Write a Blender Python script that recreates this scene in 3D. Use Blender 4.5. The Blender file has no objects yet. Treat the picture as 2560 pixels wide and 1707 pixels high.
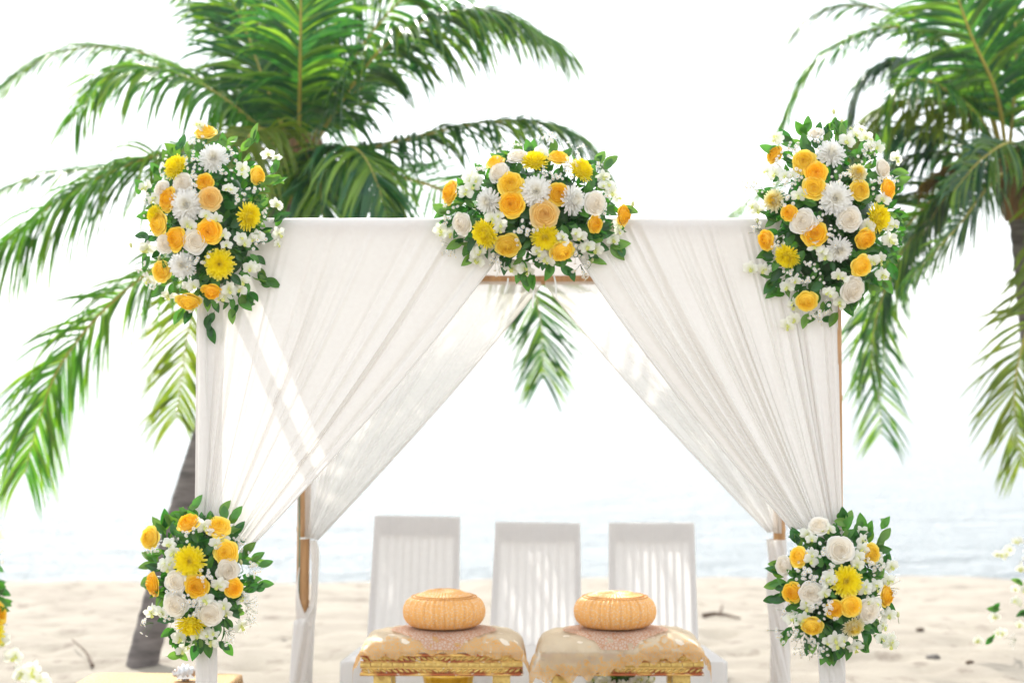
import bpy, math, random
from mathutils import Vector, Matrix, noise
R = math.radians
C = bpy.context.scene.collection
scn = bpy.context.scene

# ------------------------------------------------------------------ camera, sky, sun, exposure
F = 4978.0            # focal length in photo pixels
H = 1.9               # camera height
HY = 920.0            # horizon row in the photo
cam_d = bpy.data.cameras.new('camera'); cam = bpy.data.objects.new('camera', cam_d); C.objects.link(cam)
cam.location = (0, 0, H); cam.rotation_euler = (R(90), 0, 0)
cam_d.sensor_width = 36; cam_d.lens = 70.0; cam_d.shift_y = (HY - 853.5) / 2560
cam_d.clip_start = 0.05; cam_d.clip_end = 30000
cam_d.dof.use_dof = True; cam_d.dof.focus_distance = 7.5; cam_d.dof.aperture_fstop = 2.1
scn.camera = cam
SUN_AZ, SUN_EL = -21.8, 43.0
w = bpy.data.worlds.new('World'); scn.world = w; w.use_nodes = True
wn = w.node_tree; wn.nodes.clear()
sky = wn.nodes.new('ShaderNodeTexSky'); sky.sky_type = 'NISHITA'; sky.sun_disc = False
sky.sun_elevation = R(SUN_EL); sky.sun_rotation = R(SUN_AZ); sky.dust_density = 0.4; sky.air_density = 1.0; sky.altitude = 0
hsv = wn.nodes.new('ShaderNodeHueSaturation'); hsv.inputs['Saturation'].default_value = 0.30   # thin bright cloud veil
wn.links.new(sky.outputs[0], hsv.inputs['Color'])
tc = wn.nodes.new('ShaderNodeTexCoord'); mp = wn.nodes.new('ShaderNodeMapping'); mp.inputs['Scale'].default_value = (1, 1, 3)
wn.links.new(tc.outputs['Generated'], mp.inputs[0])
nz = wn.nodes.new('ShaderNodeTexNoise'); nz.inputs['Scale'].default_value = 2.2; nz.inputs['Detail'].default_value = 5
wn.links.new(mp.outputs[0], nz.inputs['Vector'])
rp = wn.nodes.new('ShaderNodeMapRange'); rp.inputs['From Min'].default_value = .42; rp.inputs['From Max'].default_value = .68
rp.inputs['To Min'].default_value = .62; rp.inputs['To Max'].default_value = .86
wn.links.new(nz.outputs['Fac'], rp.inputs['Value'])
mx = wn.nodes.new('ShaderNodeMix'); mx.data_type = 'RGBA'
wn.links.new(rp.outputs[0], mx.inputs['Factor']); wn.links.new(hsv.outputs[0], mx.inputs['A']); mx.inputs['B'].default_value = (5.45, 5.6, 5.8, 1)
bg = wn.nodes.new('ShaderNodeBackground'); bg.inputs['Strength'].default_value = 0.15
wn.links.new(mx.outputs['Result'], bg.inputs[0])
wo = wn.nodes.new('ShaderNodeOutputWorld'); wn.links.new(bg.outputs[0], wo.inputs[0])
sl = bpy.data.lights.new('sun', 'SUN'); sl.energy = 2.6; sl.angle = R(0.55); sl.color = (1, .965, .90)
so = bpy.data.objects.new('sun', sl); C.objects.link(so)
sdir = Vector((math.sin(R(SUN_AZ)) * math.cos(R(SUN_EL)), math.cos(R(SUN_AZ)) * math.cos(R(SUN_EL)), math.sin(R(SUN_EL))))
so.rotation_euler = sdir.to_track_quat('Z', 'Y').to_euler(); so.location = (0, 0, 30)
scn.view_settings.view_transform = 'Standard'; scn.view_settings.look = 'None'
scn.view_settings.exposure = 1.12; scn.view_settings.gamma = 1.0; scn.view_settings.use_curve_mapping = False

def P(x, y, d):        # point seen at photo pixel (x, y) at distance d
    return Vector(((x - 1280) / F * d, d, H + (HY - y) / F * d))
K = 1.0884
def D(x, y, d): return P(x * K, y * K, d)

# ------------------------------------------------------------------ materials
def nt(name):
    m = bpy.data.materials.new(name); m.use_nodes = True
    return m, m.node_tree, m.node_tree.nodes['Principled BSDF'], m.node_tree.nodes['Material Output']
def noise_mix(t, a, b, scale, det=4, lo=.35, hi=.65, coord='Object', sc=(1, 1, 1)):
    tc = t.nodes.new('ShaderNodeTexCoord'); mp = t.nodes.new('ShaderNodeMapping'); mp.inputs['Scale'].default_value = sc
    t.links.new(tc.outputs[coord], mp.inputs[0])
    n = t.nodes.new('ShaderNodeTexNoise'); n.inputs['Scale'].default_value = scale; n.inputs['Detail'].default_value = det
    t.links.new(mp.outputs[0], n.inputs['Vector'])
    mr = t.nodes.new('ShaderNodeMapRange'); mr.inputs['From Min'].default_value = lo; mr.inputs['From Max'].default_value = hi
    t.links.new(n.outputs['Fac'], mr.inputs['Value'])
    m = t.nodes.new('ShaderNodeMix'); m.data_type = 'RGBA'
    t.links.new(mr.outputs[0], m.inputs['Factor'])
    if hasattr(a, 'links') or hasattr(a, 'is_linked'): t.links.new(a, m.inputs['A'])
    else: m.inputs['A'].default_value = (*a, 1)
    m.inputs['B'].default_value = (*b, 1)
    return m.outputs['Result'], n.outputs['Fac'], mp
def bump(t, p, h, st, dist=.01):
    b = t.nodes.new('ShaderNodeBump'); b.inputs['Strength'].default_value = st; b.inputs['Distance'].default_value = dist
    t.links.new(h, b.inputs['Height']); t.links.new(b.outputs[0], p.inputs['Normal']); return b
def mat(name, a, b=None, rough=.6, scale=20, metal=0, bst=.2, bdist=.005, sc=(1, 1, 1), lo=.35, hi=.65, det=4):
    m, t, p, o = nt(name)
    c, f, _ = noise_mix(t, a, b or tuple(x * .8 for x in a), scale, det, lo, hi, sc=sc)
    t.links.new(c, p.inputs['Base Color']); p.inputs['Roughness'].default_value = rough; p.inputs['Metallic'].default_value = metal
    if bst: bump(t, p, f, bst, bdist)
    return m
def thin(name, a, b, trans, tw=.4, rough=.5, scale=30, transp=0, attr=None, tip=None, rnd=0, bst=.0, lo=.35, hi=.65, sc=(1, 1, 1)):
    """thin sheet: reflects, and lets light through"""
    m, t, p, o = nt(name)
    c, f, _ = noise_mix(t, a, b, scale, 3, lo, hi, sc=sc)
    if attr:
        at = t.nodes.new('ShaderNodeAttribute'); at.attribute_name = 't'
        mm = t.nodes.new('ShaderNodeMix'); mm.data_type = 'RGBA'
        mr = t.nodes.new('ShaderNodeMapRange'); mr.inputs['From Min'].default_value = attr[0]; mr.inputs['From Max'].default_value = attr[1]
        t.links.new(at.outputs['Fac'], mr.inputs['Value']); t.links.new(mr.outputs[0], mm.inputs['Factor'])
        t.links.new(c, mm.inputs['A']); mm.inputs['B'].default_value = (*tip, 1); c = mm.outputs['Result']
    if rnd:
        oi = t.nodes.new('ShaderNodeObjectInfo'); hv = t.nodes.new('ShaderNodeHueSaturation')
        r1 = t.nodes.new('ShaderNodeMapRange'); r1.inputs['To Min'].default_value = 1 - rnd; r1.inputs['To Max'].default_value = 1 + rnd
        t.links.new(oi.outputs['Random'], r1.inputs['Value']); t.links.new(r1.outputs[0], hv.inputs['Value'])
        t.links.new(c, hv.inputs['Color']); c = hv.outputs[0]
    t.links.new(c, p.inputs['Base Color']); p.inputs['Roughness'].default_value = rough
    if bst: bump(t, p, f, bst, .003)
    tr = t.nodes.new('ShaderNodeBsdfTranslucent')
    if trans: 
        mu = t.nodes.new('ShaderNodeMix'); mu.data_type = 'RGBA'; mu.blend_type = 'MULTIPLY'; mu.inputs['Factor'].default_value = 1
        t.links.new(c, mu.inputs['A']); mu.inputs['B'].default_value = (*trans, 1); t.links.new(mu.outputs['Result'], tr.inputs[0])
    else: t.links.new(c, tr.inputs[0])
    ms = t.nodes.new('ShaderNodeMixShader'); ms.inputs[0].default_value = tw
    t.links.new(p.outputs[0], ms.inputs[1]); t.links.new(tr.outputs[0], ms.inputs[2]); out = ms.outputs[0]
    if transp:
        tp = t.nodes.new('ShaderNodeBsdfTransparent'); m2 = t.nodes.new('ShaderNodeMixShader'); m2.inputs[0].default_value = transp
        t.links.new(out, m2.inputs[1]); t.links.new(tp.outputs[0], m2.inputs[2]); out = m2.outputs[0]
    t.links.new(out, o.inputs[0])
    return m

M = {}
M['cloth'] = thin('white_cloth', (.84, .825, .80), (.82, .80, .775), (1, .98, .95), .28, .85, 60, transp=.02, bst=.04)
M['sheer'] = thin('sheer_cloth', (.82, .80, .77), (.78, .76, .73), (1, .98, .95), .50, .85, 60, transp=.26, bst=.03)
M['roof'] = thin('roof_cloth', (.80, .78, .76), (.76, .74, .72), (1, 1, 1), .25, .85, 60, transp=.02)
M['chaircloth'] = thin('chair_cloth', (.88, .87, .86), (.86, .85, .84), (1, 1, 1), .45, .85, 40)
M['rope_white'] = mat('white_ribbon', (.82, .81, .78), (.75, .74, .72), .7, 80)
M['bamboo'] = mat('bamboo', (.52, .30, .13), (.36, .19, .075), .45, 14, sc=(4, 4, .5), bst=.25)
M['bamboo_dark'] = mat('bamboo_node', (.22, .12, .05), (.14, .075, .03), .6, 40)
M['chairwood'] = mat('painted_wood', (.62, .59, .58), (.55, .52, .51), .6, 12)
M['sandm'] = None
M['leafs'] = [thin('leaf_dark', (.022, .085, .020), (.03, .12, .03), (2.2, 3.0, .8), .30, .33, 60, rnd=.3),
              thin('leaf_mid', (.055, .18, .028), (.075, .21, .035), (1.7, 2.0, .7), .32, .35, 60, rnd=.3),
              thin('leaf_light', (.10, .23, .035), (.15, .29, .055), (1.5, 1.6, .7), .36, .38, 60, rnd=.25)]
M['stem'] = mat('green_stem', (.09, .2, .04), (.05, .12, .03), .5, 40)
M['rose_o'] = thin('petal_golden', (.95, .70, .06), (.95, .66, .05), (1, .85, .5), .20, .5, 30, attr=(.55, 1), tip=(.97, .82, .17), rnd=.08)
M['rose_O'] = thin('petal_amber', (.95, .60, .028), (.94, .56, .022), (1, .85, .5), .20, .5, 30, attr=(.55, 1), tip=(.97, .74, .08), rnd=.08)
M['rose_p'] = thin('petal_peach', (.94, .68, .22), (.93, .64, .18), (1, .92, .65), .30, .5, 30, attr=(.4, 1), tip=(.95, .75, .36), rnd=.05)
M['rose_w'] = thin('petal_cream', (.93, .86, .74), (.93, .88, .78), (1, .97, .9), .34, .55, 30, attr=(.35, .9), tip=(.93, .91, .86), rnd=.03)
M['mum_w'] = thin('floret_white', (.92, .88, .76), (.93, .91, .85), (1, 1, .97), .36, .55, 30, attr=(.25, .6), tip=(.93, .93, .92))
M['mum_y'] = thin('floret_yellow', (.96, .85, .02), (.95, .82, .018), (1, .95, .6), .30, .5, 30, attr=(.72, 1), tip=(.95, .87, .2))
M['mum_c'] = thin('floret_pale', (.90, .70, .05), (.88, .7, .08), (1, .95, .6), .30, .5, 30, attr=(.3, .75), tip=(.9, .87, .66))
M['orchid'] = thin('orchid_petal', (.82, .83, .60), (.8, .83, .58), (1, 1, .9), .38, .55, 30, attr=(.1, .5), tip=(.87, .87, .80), rnd=.04)
M['lip'] = thin('orchid_lip', (.62, .68, .20), (.7, .7, .25), (1, 1, .7), .3, .5, 30)
M['bud'] = thin('orchid_bud', (.66, .70, .32), (.74, .74, .4), (1, 1, .8), .3, .5, 30)
M['daisy'] = thin('daisy_petal', (.86, .86, .84), (.84, .84, .82), (1, 1, 1), .3, .6, 30)
M['daisy_eye'] = mat('daisy_eye', (.75, .52, .06), (.6, .4, .04), .7, 60)
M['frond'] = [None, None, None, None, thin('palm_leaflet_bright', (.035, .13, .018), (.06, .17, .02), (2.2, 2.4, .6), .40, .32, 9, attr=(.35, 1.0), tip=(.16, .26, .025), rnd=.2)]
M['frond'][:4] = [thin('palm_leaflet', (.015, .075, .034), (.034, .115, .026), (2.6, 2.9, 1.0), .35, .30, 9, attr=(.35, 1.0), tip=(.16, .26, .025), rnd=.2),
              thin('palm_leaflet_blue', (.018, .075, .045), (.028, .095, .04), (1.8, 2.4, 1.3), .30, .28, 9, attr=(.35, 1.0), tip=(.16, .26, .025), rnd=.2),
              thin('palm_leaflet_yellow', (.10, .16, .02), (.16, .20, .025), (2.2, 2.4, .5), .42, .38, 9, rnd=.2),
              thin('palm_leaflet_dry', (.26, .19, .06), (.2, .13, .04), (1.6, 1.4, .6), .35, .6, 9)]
M['rachis'] = mat('palm_midrib', (.42, .36, .07), (.30, .27, .06), .45, 6)
M['bark'] = mat('palm_bark', (.20, .175, .165), (.09, .078, .074), .9, 5, sc=(1, 1, 5), bst=.6, bdist=.02)
M['fibre'] = mat('palm_fibre', (.25, .14, .055), (.13, .075, .03), .9, 14, sc=(3, 3, .6), bst=.8, bdist=.02)
M['goldcloth'] = mat('gold_satin', (.85, .52, .18), (.74, .42, .13), .42, 90, metal=.35, bst=.3)
M['braid'] = mat('golden_braid', (.74, .40, .12), (.62, .30, .08), .42, 90, metal=.2, bst=.3)
M['goldsheen'] = mat('gold_glitter', (.52, .30, .09), (.26, .13, .03), .5, 120, metal=.45, bst=.5, bdist=.002, lo=.45, hi=.55)
M['bowl'] = mat('yellow_gold', (.90, .55, .02), (.75, .42, .015), .35, 40, metal=.3, bst=.5, bdist=.004)
M['silver'] = mat('shell_pearl', (.62, .64, .66), (.40, .24, .12), .25, 22, lo=.5, hi=.62, bst=.4)
M['driftwood'] = mat('dry_twig', (.17, .12, .08), (.10, .07, .05), .9, 20)
M['stone'] = mat('stone', (.20, .18, .16), (.12, .11, .10), .9, 30)

# gilded carved wood: gold leaf worn through to red
def gilt():
    m, t, p, o = nt('gilded_wood')
    c, f, _ = noise_mix(t, (.80, .54, .16), (.40, .115, .04), 13, 6, .45, .56, sc=(.6, 1, 2.2))
    c2, f2, _ = noise_mix(t, c, (.74, .66, .52), 45, 3, .62, .68)
    t.links.new(c2, p.inputs['Base Color']); p.inputs['Roughness'].default_value = .42; p.inputs['Metallic'].default_value = .45
    bump(t, p, f2, .4, .003); return m
M['gilt'] = gilt()
def gilt2():
    m, t, p, o = nt('gilded_leaf')
    c, f, _ = noise_mix(t, (.80, .60, .20), (.55, .36, .10), 26, 5, .4, .6)
    t.links.new(c, p.inputs['Base Color']); p.inputs['Roughness'].default_value = .4; p.inputs['Metallic'].default_value = .45
    bump(t, p, f, .5, .003); return m
M['gilt2'] = gilt2()
# pleated gold lace of the pillow
def pillow_mat():
    m, t, p, o = nt('pleated_gold_lace')
    tc = t.nodes.new('ShaderNodeTexCoord'); v = t.nodes.new('ShaderNodeTexVoronoi'); v.inputs['Scale'].default_value = 120
    t.links.new(tc.outputs['Object'], v.inputs['Vector'])
    mr = t.nodes.new('ShaderNodeMapRange'); mr.inputs['From Min'].default_value = .2; mr.inputs['From Max'].default_value = .42
    t.links.new(v.outputs['Distance'], mr.inputs['Value'])
    mm = t.nodes.new('ShaderNodeMix'); mm.data_type = 'RGBA'; t.links.new(mr.outputs[0], mm.inputs['Factor'])
    mm.inputs['A'].default_value = (.78, .62, .46, 1); mm.inputs['B'].default_value = (.82, .43, .13, 1)
    t.links.new(mm.outputs['Result'], p.inputs['Base Color']); p.inputs['Roughness'].default_value = .5; p.inputs['Metallic'].default_value = .15
    bump(t, p, v.outputs['Distance'], .4, .002); return m
M['pillow'] = pillow_mat()
# sheer lace with a gold pattern denser towards its hem (t attribute = 1 at the hem)
def lace_mat(name, base, gold, scale, open_, hem_lo):
    m, t, p, o = nt(name)
    tc = t.nodes.new('ShaderNodeTexCoord')
    v = t.nodes.new('ShaderNodeTexVoronoi'); v.feature = 'DISTANCE_TO_EDGE'; v.inputs['Scale'].default_value = scale
    t.links.new(tc.outputs['Object'], v.inputs['Vector'])
    n = t.nodes.new('ShaderNodeTexNoise'); n.inputs['Scale'].default_value = 48; t.links.new(tc.outputs['Object'], n.inputs['Vector'])
    at = t.nodes.new('ShaderNodeAttribute'); at.attribute_name = 't'
    mr = t.nodes.new('ShaderNodeMapRange'); mr.inputs['From Min'].default_value = hem_lo; mr.inputs['From Max'].default_value = 1.0
    mr.inputs['To Min'].default_value = -.12; mr.inputs['To Max'].default_value = .55; t.links.new(at.outputs['Fac'], mr.inputs['Value'])
    ad = t.nodes.new('ShaderNodeMath'); ad.operation = 'ADD'; t.links.new(mr.outputs[0], ad.inputs[0]); t.links.new(n.outputs['Fac'], ad.inputs[1])
    th = t.nodes.new('ShaderNodeMapRange'); th.inputs['From Min'].default_value = .55; th.inputs['From Max'].default_value = .68; t.links.new(ad.outputs[0], th.inputs['Value'])
    ed = t.nodes.new('ShaderNodeMapRange'); ed.inputs['From Min'].default_value = .05; ed.inputs['From Max'].default_value = .16; ed.inputs['To Min'].default_value = 1; ed.inputs['To Max'].default_value = .25
    t.links.new(v.outputs['Distance'], ed.inputs['Value'])
    mu = t.nodes.new('ShaderNodeMath'); mu.operation = 'MULTIPLY'; t.links.new(th.outputs[0], mu.inputs[0]); t.links.new(ed.outputs[0], mu.inputs[1])
    mm = t.nodes.new('ShaderNodeMix'); mm.data_type = 'RGBA'; t.links.new(mu.outputs[0], mm.inputs['Factor'])
    mm.inputs['A'].default_value = (*base, 1); mm.inputs['B'].default_value = (*gold, 1)
    t.links.new(mm.outputs['Result'], p.inputs['Base Color']); p.inputs['Roughness'].default_value = .9
    tr = t.nodes.new('ShaderNodeBsdfTranslucent'); t.links.new(mm.outputs['Result'], tr.inputs[0])
    ms = t.nodes.new('ShaderNodeMixShader'); ms.inputs[0].default_value = .4; t.links.new(p.outputs[0], ms.inputs[1]); t.links.new(tr.outputs[0], ms.inputs[2])
    tp = t.nodes.new('ShaderNodeBsdfTransparent')
    fa = t.nodes.new('ShaderNodeMapRange'); fa.inputs['To Min'].default_value = open_; fa.inputs['To Max'].default_value = .05; t.links.new(mu.outputs[0], fa.inputs['Value'])
    m2 = t.nodes.new('ShaderNodeMixShader'); t.links.new(fa.outputs[0], m2.inputs[0]); t.links.new(ms.outputs[0], m2.inputs[1]); t.links.new(tp.outputs[0], m2.inputs[2])
    t.links.new(m2.outputs[0], o.inputs[0]); return m
M['lace'] = lace_mat('gold_edged_net', (.84, .74, .57), (.80, .46, .13), 120, .38, .25)
M['doily'] = lace_mat('rose_lace', (.85, .76, .69), (.70, .40, .24), 70, .08, .0)
M['cushion'] = mat('ivory_satin', (.80, .72, .60), (.74, .65, .52), .75, 12)
def sand_mat():
    m, t, p, o = nt('dry_sand')
    c, f, mp = noise_mix(t, (.38, .335, .27), (.29, .25, .20), 1.6, 8, .35, .7)
    c2, f2, _ = noise_mix(t, c, (.19, .15, .115), 5.5, 8, .585, .70, sc=(1, .6, 1))  # soft brown shadows painted into the sand colour as darker noise patches
    c3, f3, _ = noise_mix(t, c2, (.44, .40, .355), 160, 2, .5, .8)
    t.links.new(c3, p.inputs['Base Color']); p.inputs['Roughness'].default_value = .95
    b = bump(t, p, f, .5, .10)
    b2 = t.nodes.new('ShaderNodeBump'); b2.inputs['Strength'].default_value = .5; b2.inputs['Distance'].default_value = .01
    t.links.new(f3, b2.inputs['Height']); t.links.new(b.outputs[0], b2.inputs['Normal']); t.links.new(b2.outputs[0], p.inputs['Normal']); return m
M['sand'] = sand_mat()
def sea_mat():
    m, t, p, o = nt('sea_water')
    p.inputs['Base Color'].default_value = (.20, .24, .255, 1); p.inputs['Roughness'].default_value = .14; p.inputs['IOR'].default_value = 1.33
    p.inputs['Specular IOR Level'].default_value = .5
    tc = t.nodes.new('ShaderNodeTexCoord'); prev = None
    for sc, st, di, xyz in ((.55, 1.0, .5, (1, 1.7, 1)), (2.6, 1.0, .26, (1, 1.5, 1)), (9, 1.0, .12, (1, 1.2, 1))):
        mp = t.nodes.new('ShaderNodeMapping'); mp.inputs['Scale'].default_value = xyz; t.links.new(tc.outputs['Object'], mp.inputs[0])
        n = t.nodes.new('ShaderNodeTexNoise'); n.inputs['Scale'].default_value = sc; n.inputs['Detail'].default_value = 3; t.links.new(mp.outputs[0], n.inputs['Vector'])
        b = t.nodes.new('ShaderNodeBump'); b.inputs['Strength'].default_value = st; b.inputs['Distance'].default_value = di
        t.links.new(n.outputs['Fac'], b.inputs['Height'])
        if prev: t.links.new(prev.outputs[0], b.inputs['Normal'])
        prev = b
    t.links.new(prev.outputs[0], p.inputs['Normal']); return m
M['sea'] = sea_mat()
M['foam'] = mat('sea_foam', (.8, .8, .8), (.6, .62, .62), .8, 20)
M['hill'] = mat('island_forest', (.05, .10, .05), (.09, .12, .07), .9, .02, bst=0)

# ------------------------------------------------------------------ mesh helpers
class MB:
    def __init__(s): s.v = []; s.f = []; s.t = []; s.m = []
    def grid(s, fn, nu, nv, tf=None, mi=0, closed=False):
        b = len(s.v)
        for j in range(nv + 1):
            for i in range(nu if closed else nu + 1):
                u, v = i / nu, j / nv
                s.v.append(tuple(fn(u, v))); s.t.append(tf(u, v) if tf else v)
        w = nu if closed else nu + 1
        for j in range(nv):
            for i in range(nu):
                i2 = (i + 1) % w if closed else i + 1
                s.f.append((b + j * w + i, b + j * w + i2, b + (j + 1) * w + i2, b + (j + 1) * w + i)); s.m.append(mi)
        return s
    def tube(s, pts, rad, n=8, mi=0, cap=True, t=0.0):
        b = len(s.v); L = len(pts); pts = [Vector(p) for p in pts]
        ref = Vector((0, 0, 1)); T0 = (pts[1] - pts[0]).normalized()
        if abs(T0.dot(ref)) > .9: ref = Vector((1, 0, 0))
        A = T0.cross(ref).normalized()
        for k in range(L):
            T = (pts[min(k + 1, L - 1)] - pts[max(k - 1, 0)]).normalized()
            A = (A - T * A.dot(T)).normalized(); B = T.cross(A)
            r = rad(k / (L - 1)) if callable(rad) else rad
            for i in range(n):
                a = 2 * math.pi * i / n
                s.v.append(tuple(pts[k] + (A * math.cos(a) + B * math.sin(a)) * r)); s.t.append(t)
        for k in range(L - 1):
            for i in range(n):
                i2 = (i + 1) % n
                s.f.append((b + k * n + i, b + k * n + i2, b + (k + 1) * n + i2, b + (k + 1) * n + i)); s.m.append(mi)
        if cap:
            s.f.append(tuple(b + i for i in range(n))[::-1]); s.m.append(mi)
            s.f.append(tuple(b + (L - 1) * n + i for i in range(n))); s.m.append(mi)
        return s
    def box(s, c, d, mi=0, bev=0.0, mat4=None):
        b = len(s.v); x, y, z = (q / 2 for q in d)
        if bev:
            e = bev; rings = [(-z, e, e), (-z + e, 0, 0), (z - e, 0, 0), (z, e, e)]
        else: rings = [(-z, 0, 0), (z, 0, 0)]
        n = 4
        for zz, ex, ey in rings:
            for sx, sy in ((-1, -1), (1, -1), (1, 1), (-1, 1)):
                p = Vector((sx * (x - ex), sy * (y - ey), zz))
                if mat4 is not None: p = mat4 @ p
                s.v.append(tuple(p + Vector(c))); s.t.append(0)
        for k in range(len(rings) - 1):
            for i in range(4):
                i2 = (i + 1) % 4
                s.f.append((b + k * n + i, b + k * n + i2, b + (k + 1) * n + i2, b + (k + 1) * n + i)); s.m.append(mi)
        s.f.append((b + 3, b + 2, b + 1, b)); s.m.append(mi)
        q = b + (len(rings) - 1) * n; s.f.append((q, q + 1, q + 2, q + 3)); s.m.append(mi)
        return s
    def ell(s, c, r, nu=12, nv=8, mi=0, M4=None):
        def fn(u, v):
            a = u * 2 * math.pi; e = (v - .5) * math.pi
            p = Vector((r[0] * math.cos(a) * math.cos(e), r[1] * math.sin(a) * math.cos(e), r[2] * math.sin(e)))
            if M4 is not None: p = M4 @ p
            return p + Vector(c)
        return s.grid(fn, nu, nv, mi=mi, closed=True)
    def add(s, o, Mx):
        b = len(s.v)
        for p in o.v: s.v.append(tuple(Mx @ Vector(p)))
        s.t += o.t; s.m += o.m; s.f += [tuple(i + b for i in f) for f in o.f]
        return s
    def mesh(s, name, mats, smooth=True):
        me = bpy.data.meshes.new(name); me.from_pydata(s.v, [], s.f)
        if not isinstance(mats, (list, tuple)): mats = [mats]
        for m in mats: me.materials.append(m)
        me.polygons.foreach_set('material_index', s.m)
        if smooth: me.polygons.foreach_set('use_smooth', [True] * len(s.f))
        a = me.attributes.new('t', 'FLOAT', 'POINT'); a.data.foreach_set('value', s.t)
        me.update(); return me
    def build(s, name, mats, parent=None, smooth=True, **kw):
        return link(name, s.mesh(name, mats, smooth), parent, **kw)
def link(name, me, parent=None, loc=None, rot=None, scale=None, **kw):
    o = bpy.data.objects.new(name, me); C.objects.link(o)
    if parent: o.parent = parent
    if loc is not None: o.location = loc
    if rot is not None: o.rotation_mode = 'QUATERNION'; o.rotation_quaternion = rot
    if scale is not None: o.scale = (scale,) * 3 if isinstance(scale, (int, float)) else scale
    for k, v in kw.items(): o[k] = v
    return o
def thing(name, label, cat, loc=(0, 0, 0), rz=0, group=None):
    o = bpy.data.objects.new(name, None); C.objects.link(o); o.location = loc; o.rotation_euler = (0, 0, rz)
    o.empty_display_size = .1
    o['label'] = label; o['category'] = cat
    if group: o['group'] = group
    return o
def tag(o, label, cat, group=None):
    o['label'] = label; o['category'] = cat
    if group: o['group'] = group
    return o
def struct(o): o['kind'] = 'structure'; return o
def cr(pts, n):       # catmull-rom through points
    pts = [Vector(p) for p in pts]; P_ = [pts[0] * 2 - pts[1]] + pts + [pts[-1] * 2 - pts[-2]]; out = []
    L = len(pts) - 1
    for k in range(n + 1):
        x = k / n * L; i = min(int(x), L - 1); t = x - i
        a, b, c, d = P_[i], P_[i + 1], P_[i + 2], P_[i + 3]
        out.append(.5 * ((2 * b) + (c - a) * t + (2 * a - 5 * b + 4 * c - d) * t * t + (3 * b - a - 3 * c + d) * t ** 3))
    return out

# ------------------------------------------------------------------ the setting
def sand():
    xs = [-400, -150, -60, -25, -12] + [-8 + i * .07 for i in range(229)] + [12, 25, 60, 150, 400]
    ys = [-60, -20, -5, 2, 6, 8] + [9 + i * .06 for i in range(234)] + [26, 40]
    m = MB()
    for y in ys:
        for x in xs:
            z = 0
            if y > 13: z = -.42 * ((y - 13) / 10) ** 1.1
            if 8 < y < 23 and abs(x) < 9:
                q = Vector((x, y * .8, 0))
                z += .035 * noise.noise(q * .8) + .034 * noise.noise(q * 2.3) * (1 if y < 20 else .4)
                k = noise.noise(q * 3.6 + Vector((7, 3, 0)))
                if y < 20: z -= .09 * max(0, k - .10) + .022 * max(0, noise.noise(q * 8))
            m.v.append((x, y, z)); m.t.append(0)
    w = len(xs)
    for j in range(len(ys) - 1):
        for i in range(w - 1):
            m.f.append((j * w + i, j * w + i + 1, (j + 1) * w + i + 1, (j + 1) * w + i)); m.m.append(0)
    struct(m.build('sand_beach', M['sand']))
sand()
sea = MB().grid(lambda u, v: ((u - .5) * 6000, 18 + v * 5900, -.33), 1, 1).build('sea', M['sea']); struct(sea)
def island():
    m = MB(); d0 = 2600
    def fn(u, v):
        x = (60 + u * 300) * K; prof = math.sin(math.pi * u) ** .7 * (30 + 10 * math.sin(u * 9) + 5 * math.sin(u * 23))
        a = v * math.pi
        p = P(x, HY, d0); return (p.x, d0 + 180 * -math.cos(a) * math.sin(math.pi * u), -1 + prof * .85 * d0 / F * K * math.sin(a) * 1.0)
    m.grid(fn, 60, 12); struct(m.build('island', M['hill']))
island()

def haze():
    m = bpy.data.materials.new('sea_haze'); m.use_nodes = True; t = m.node_tree; t.nodes.clear()
    v = t.nodes.new('ShaderNodeVolumePrincipled'); v.inputs['Density'].default_value = HAZE; v.inputs['Color'].default_value = (.97, .985, 1, 1); v.inputs['Anisotropy'].default_value = .3
    o = t.nodes.new('ShaderNodeOutputMaterial'); t.links.new(v.outputs[0], o.inputs['Volume'])
    b = MB().box((0, 2950, 14), (6300, 6100, 31)).build('haze', m, smooth=False); b['kind'] = 'stuff'
HAZE = .0006
haze()
# ------------------------------------------------------------------ palms
def leaflet(mb, base, dir_, nrm, L, wdt, droop, seg=5, mi=0, tone=0.0):
    p = Vector(base); d = dir_.normalized(); rows = []
    st = L / seg
    for k in range(seg + 1):
        f = k / seg
        wv = wdt * (0.55 + 1.2 * f if f < .3 else (.91 + .09) * (1 - ((f - .3) / .7) ** 1.6)) * .5
        wv = max(wv, .0006)
        S = d.cross(nrm)
        if S.length < .05: S = d.orthogonal()
        S.normalize(); N = S.cross(d)
        rows.append((p + S * wv + N * wv * .55, p.copy(), p - S * wv + N * wv * .55))
        d = (d + Vector((0, 0, -1)) * droop * (0.4 + f)).normalized(); p = p + d * st
    b = len(mb.v)
    for r in rows:
        for q in r: mb.v.append(tuple(q)); mb.t.append(tone)
    for k in range(seg):
        for i in (0, 1):
            a = b + k * 3 + i; mb.f.append((a, a + 1, a + 4, a + 3)); mb.m.append(mi)
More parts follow.
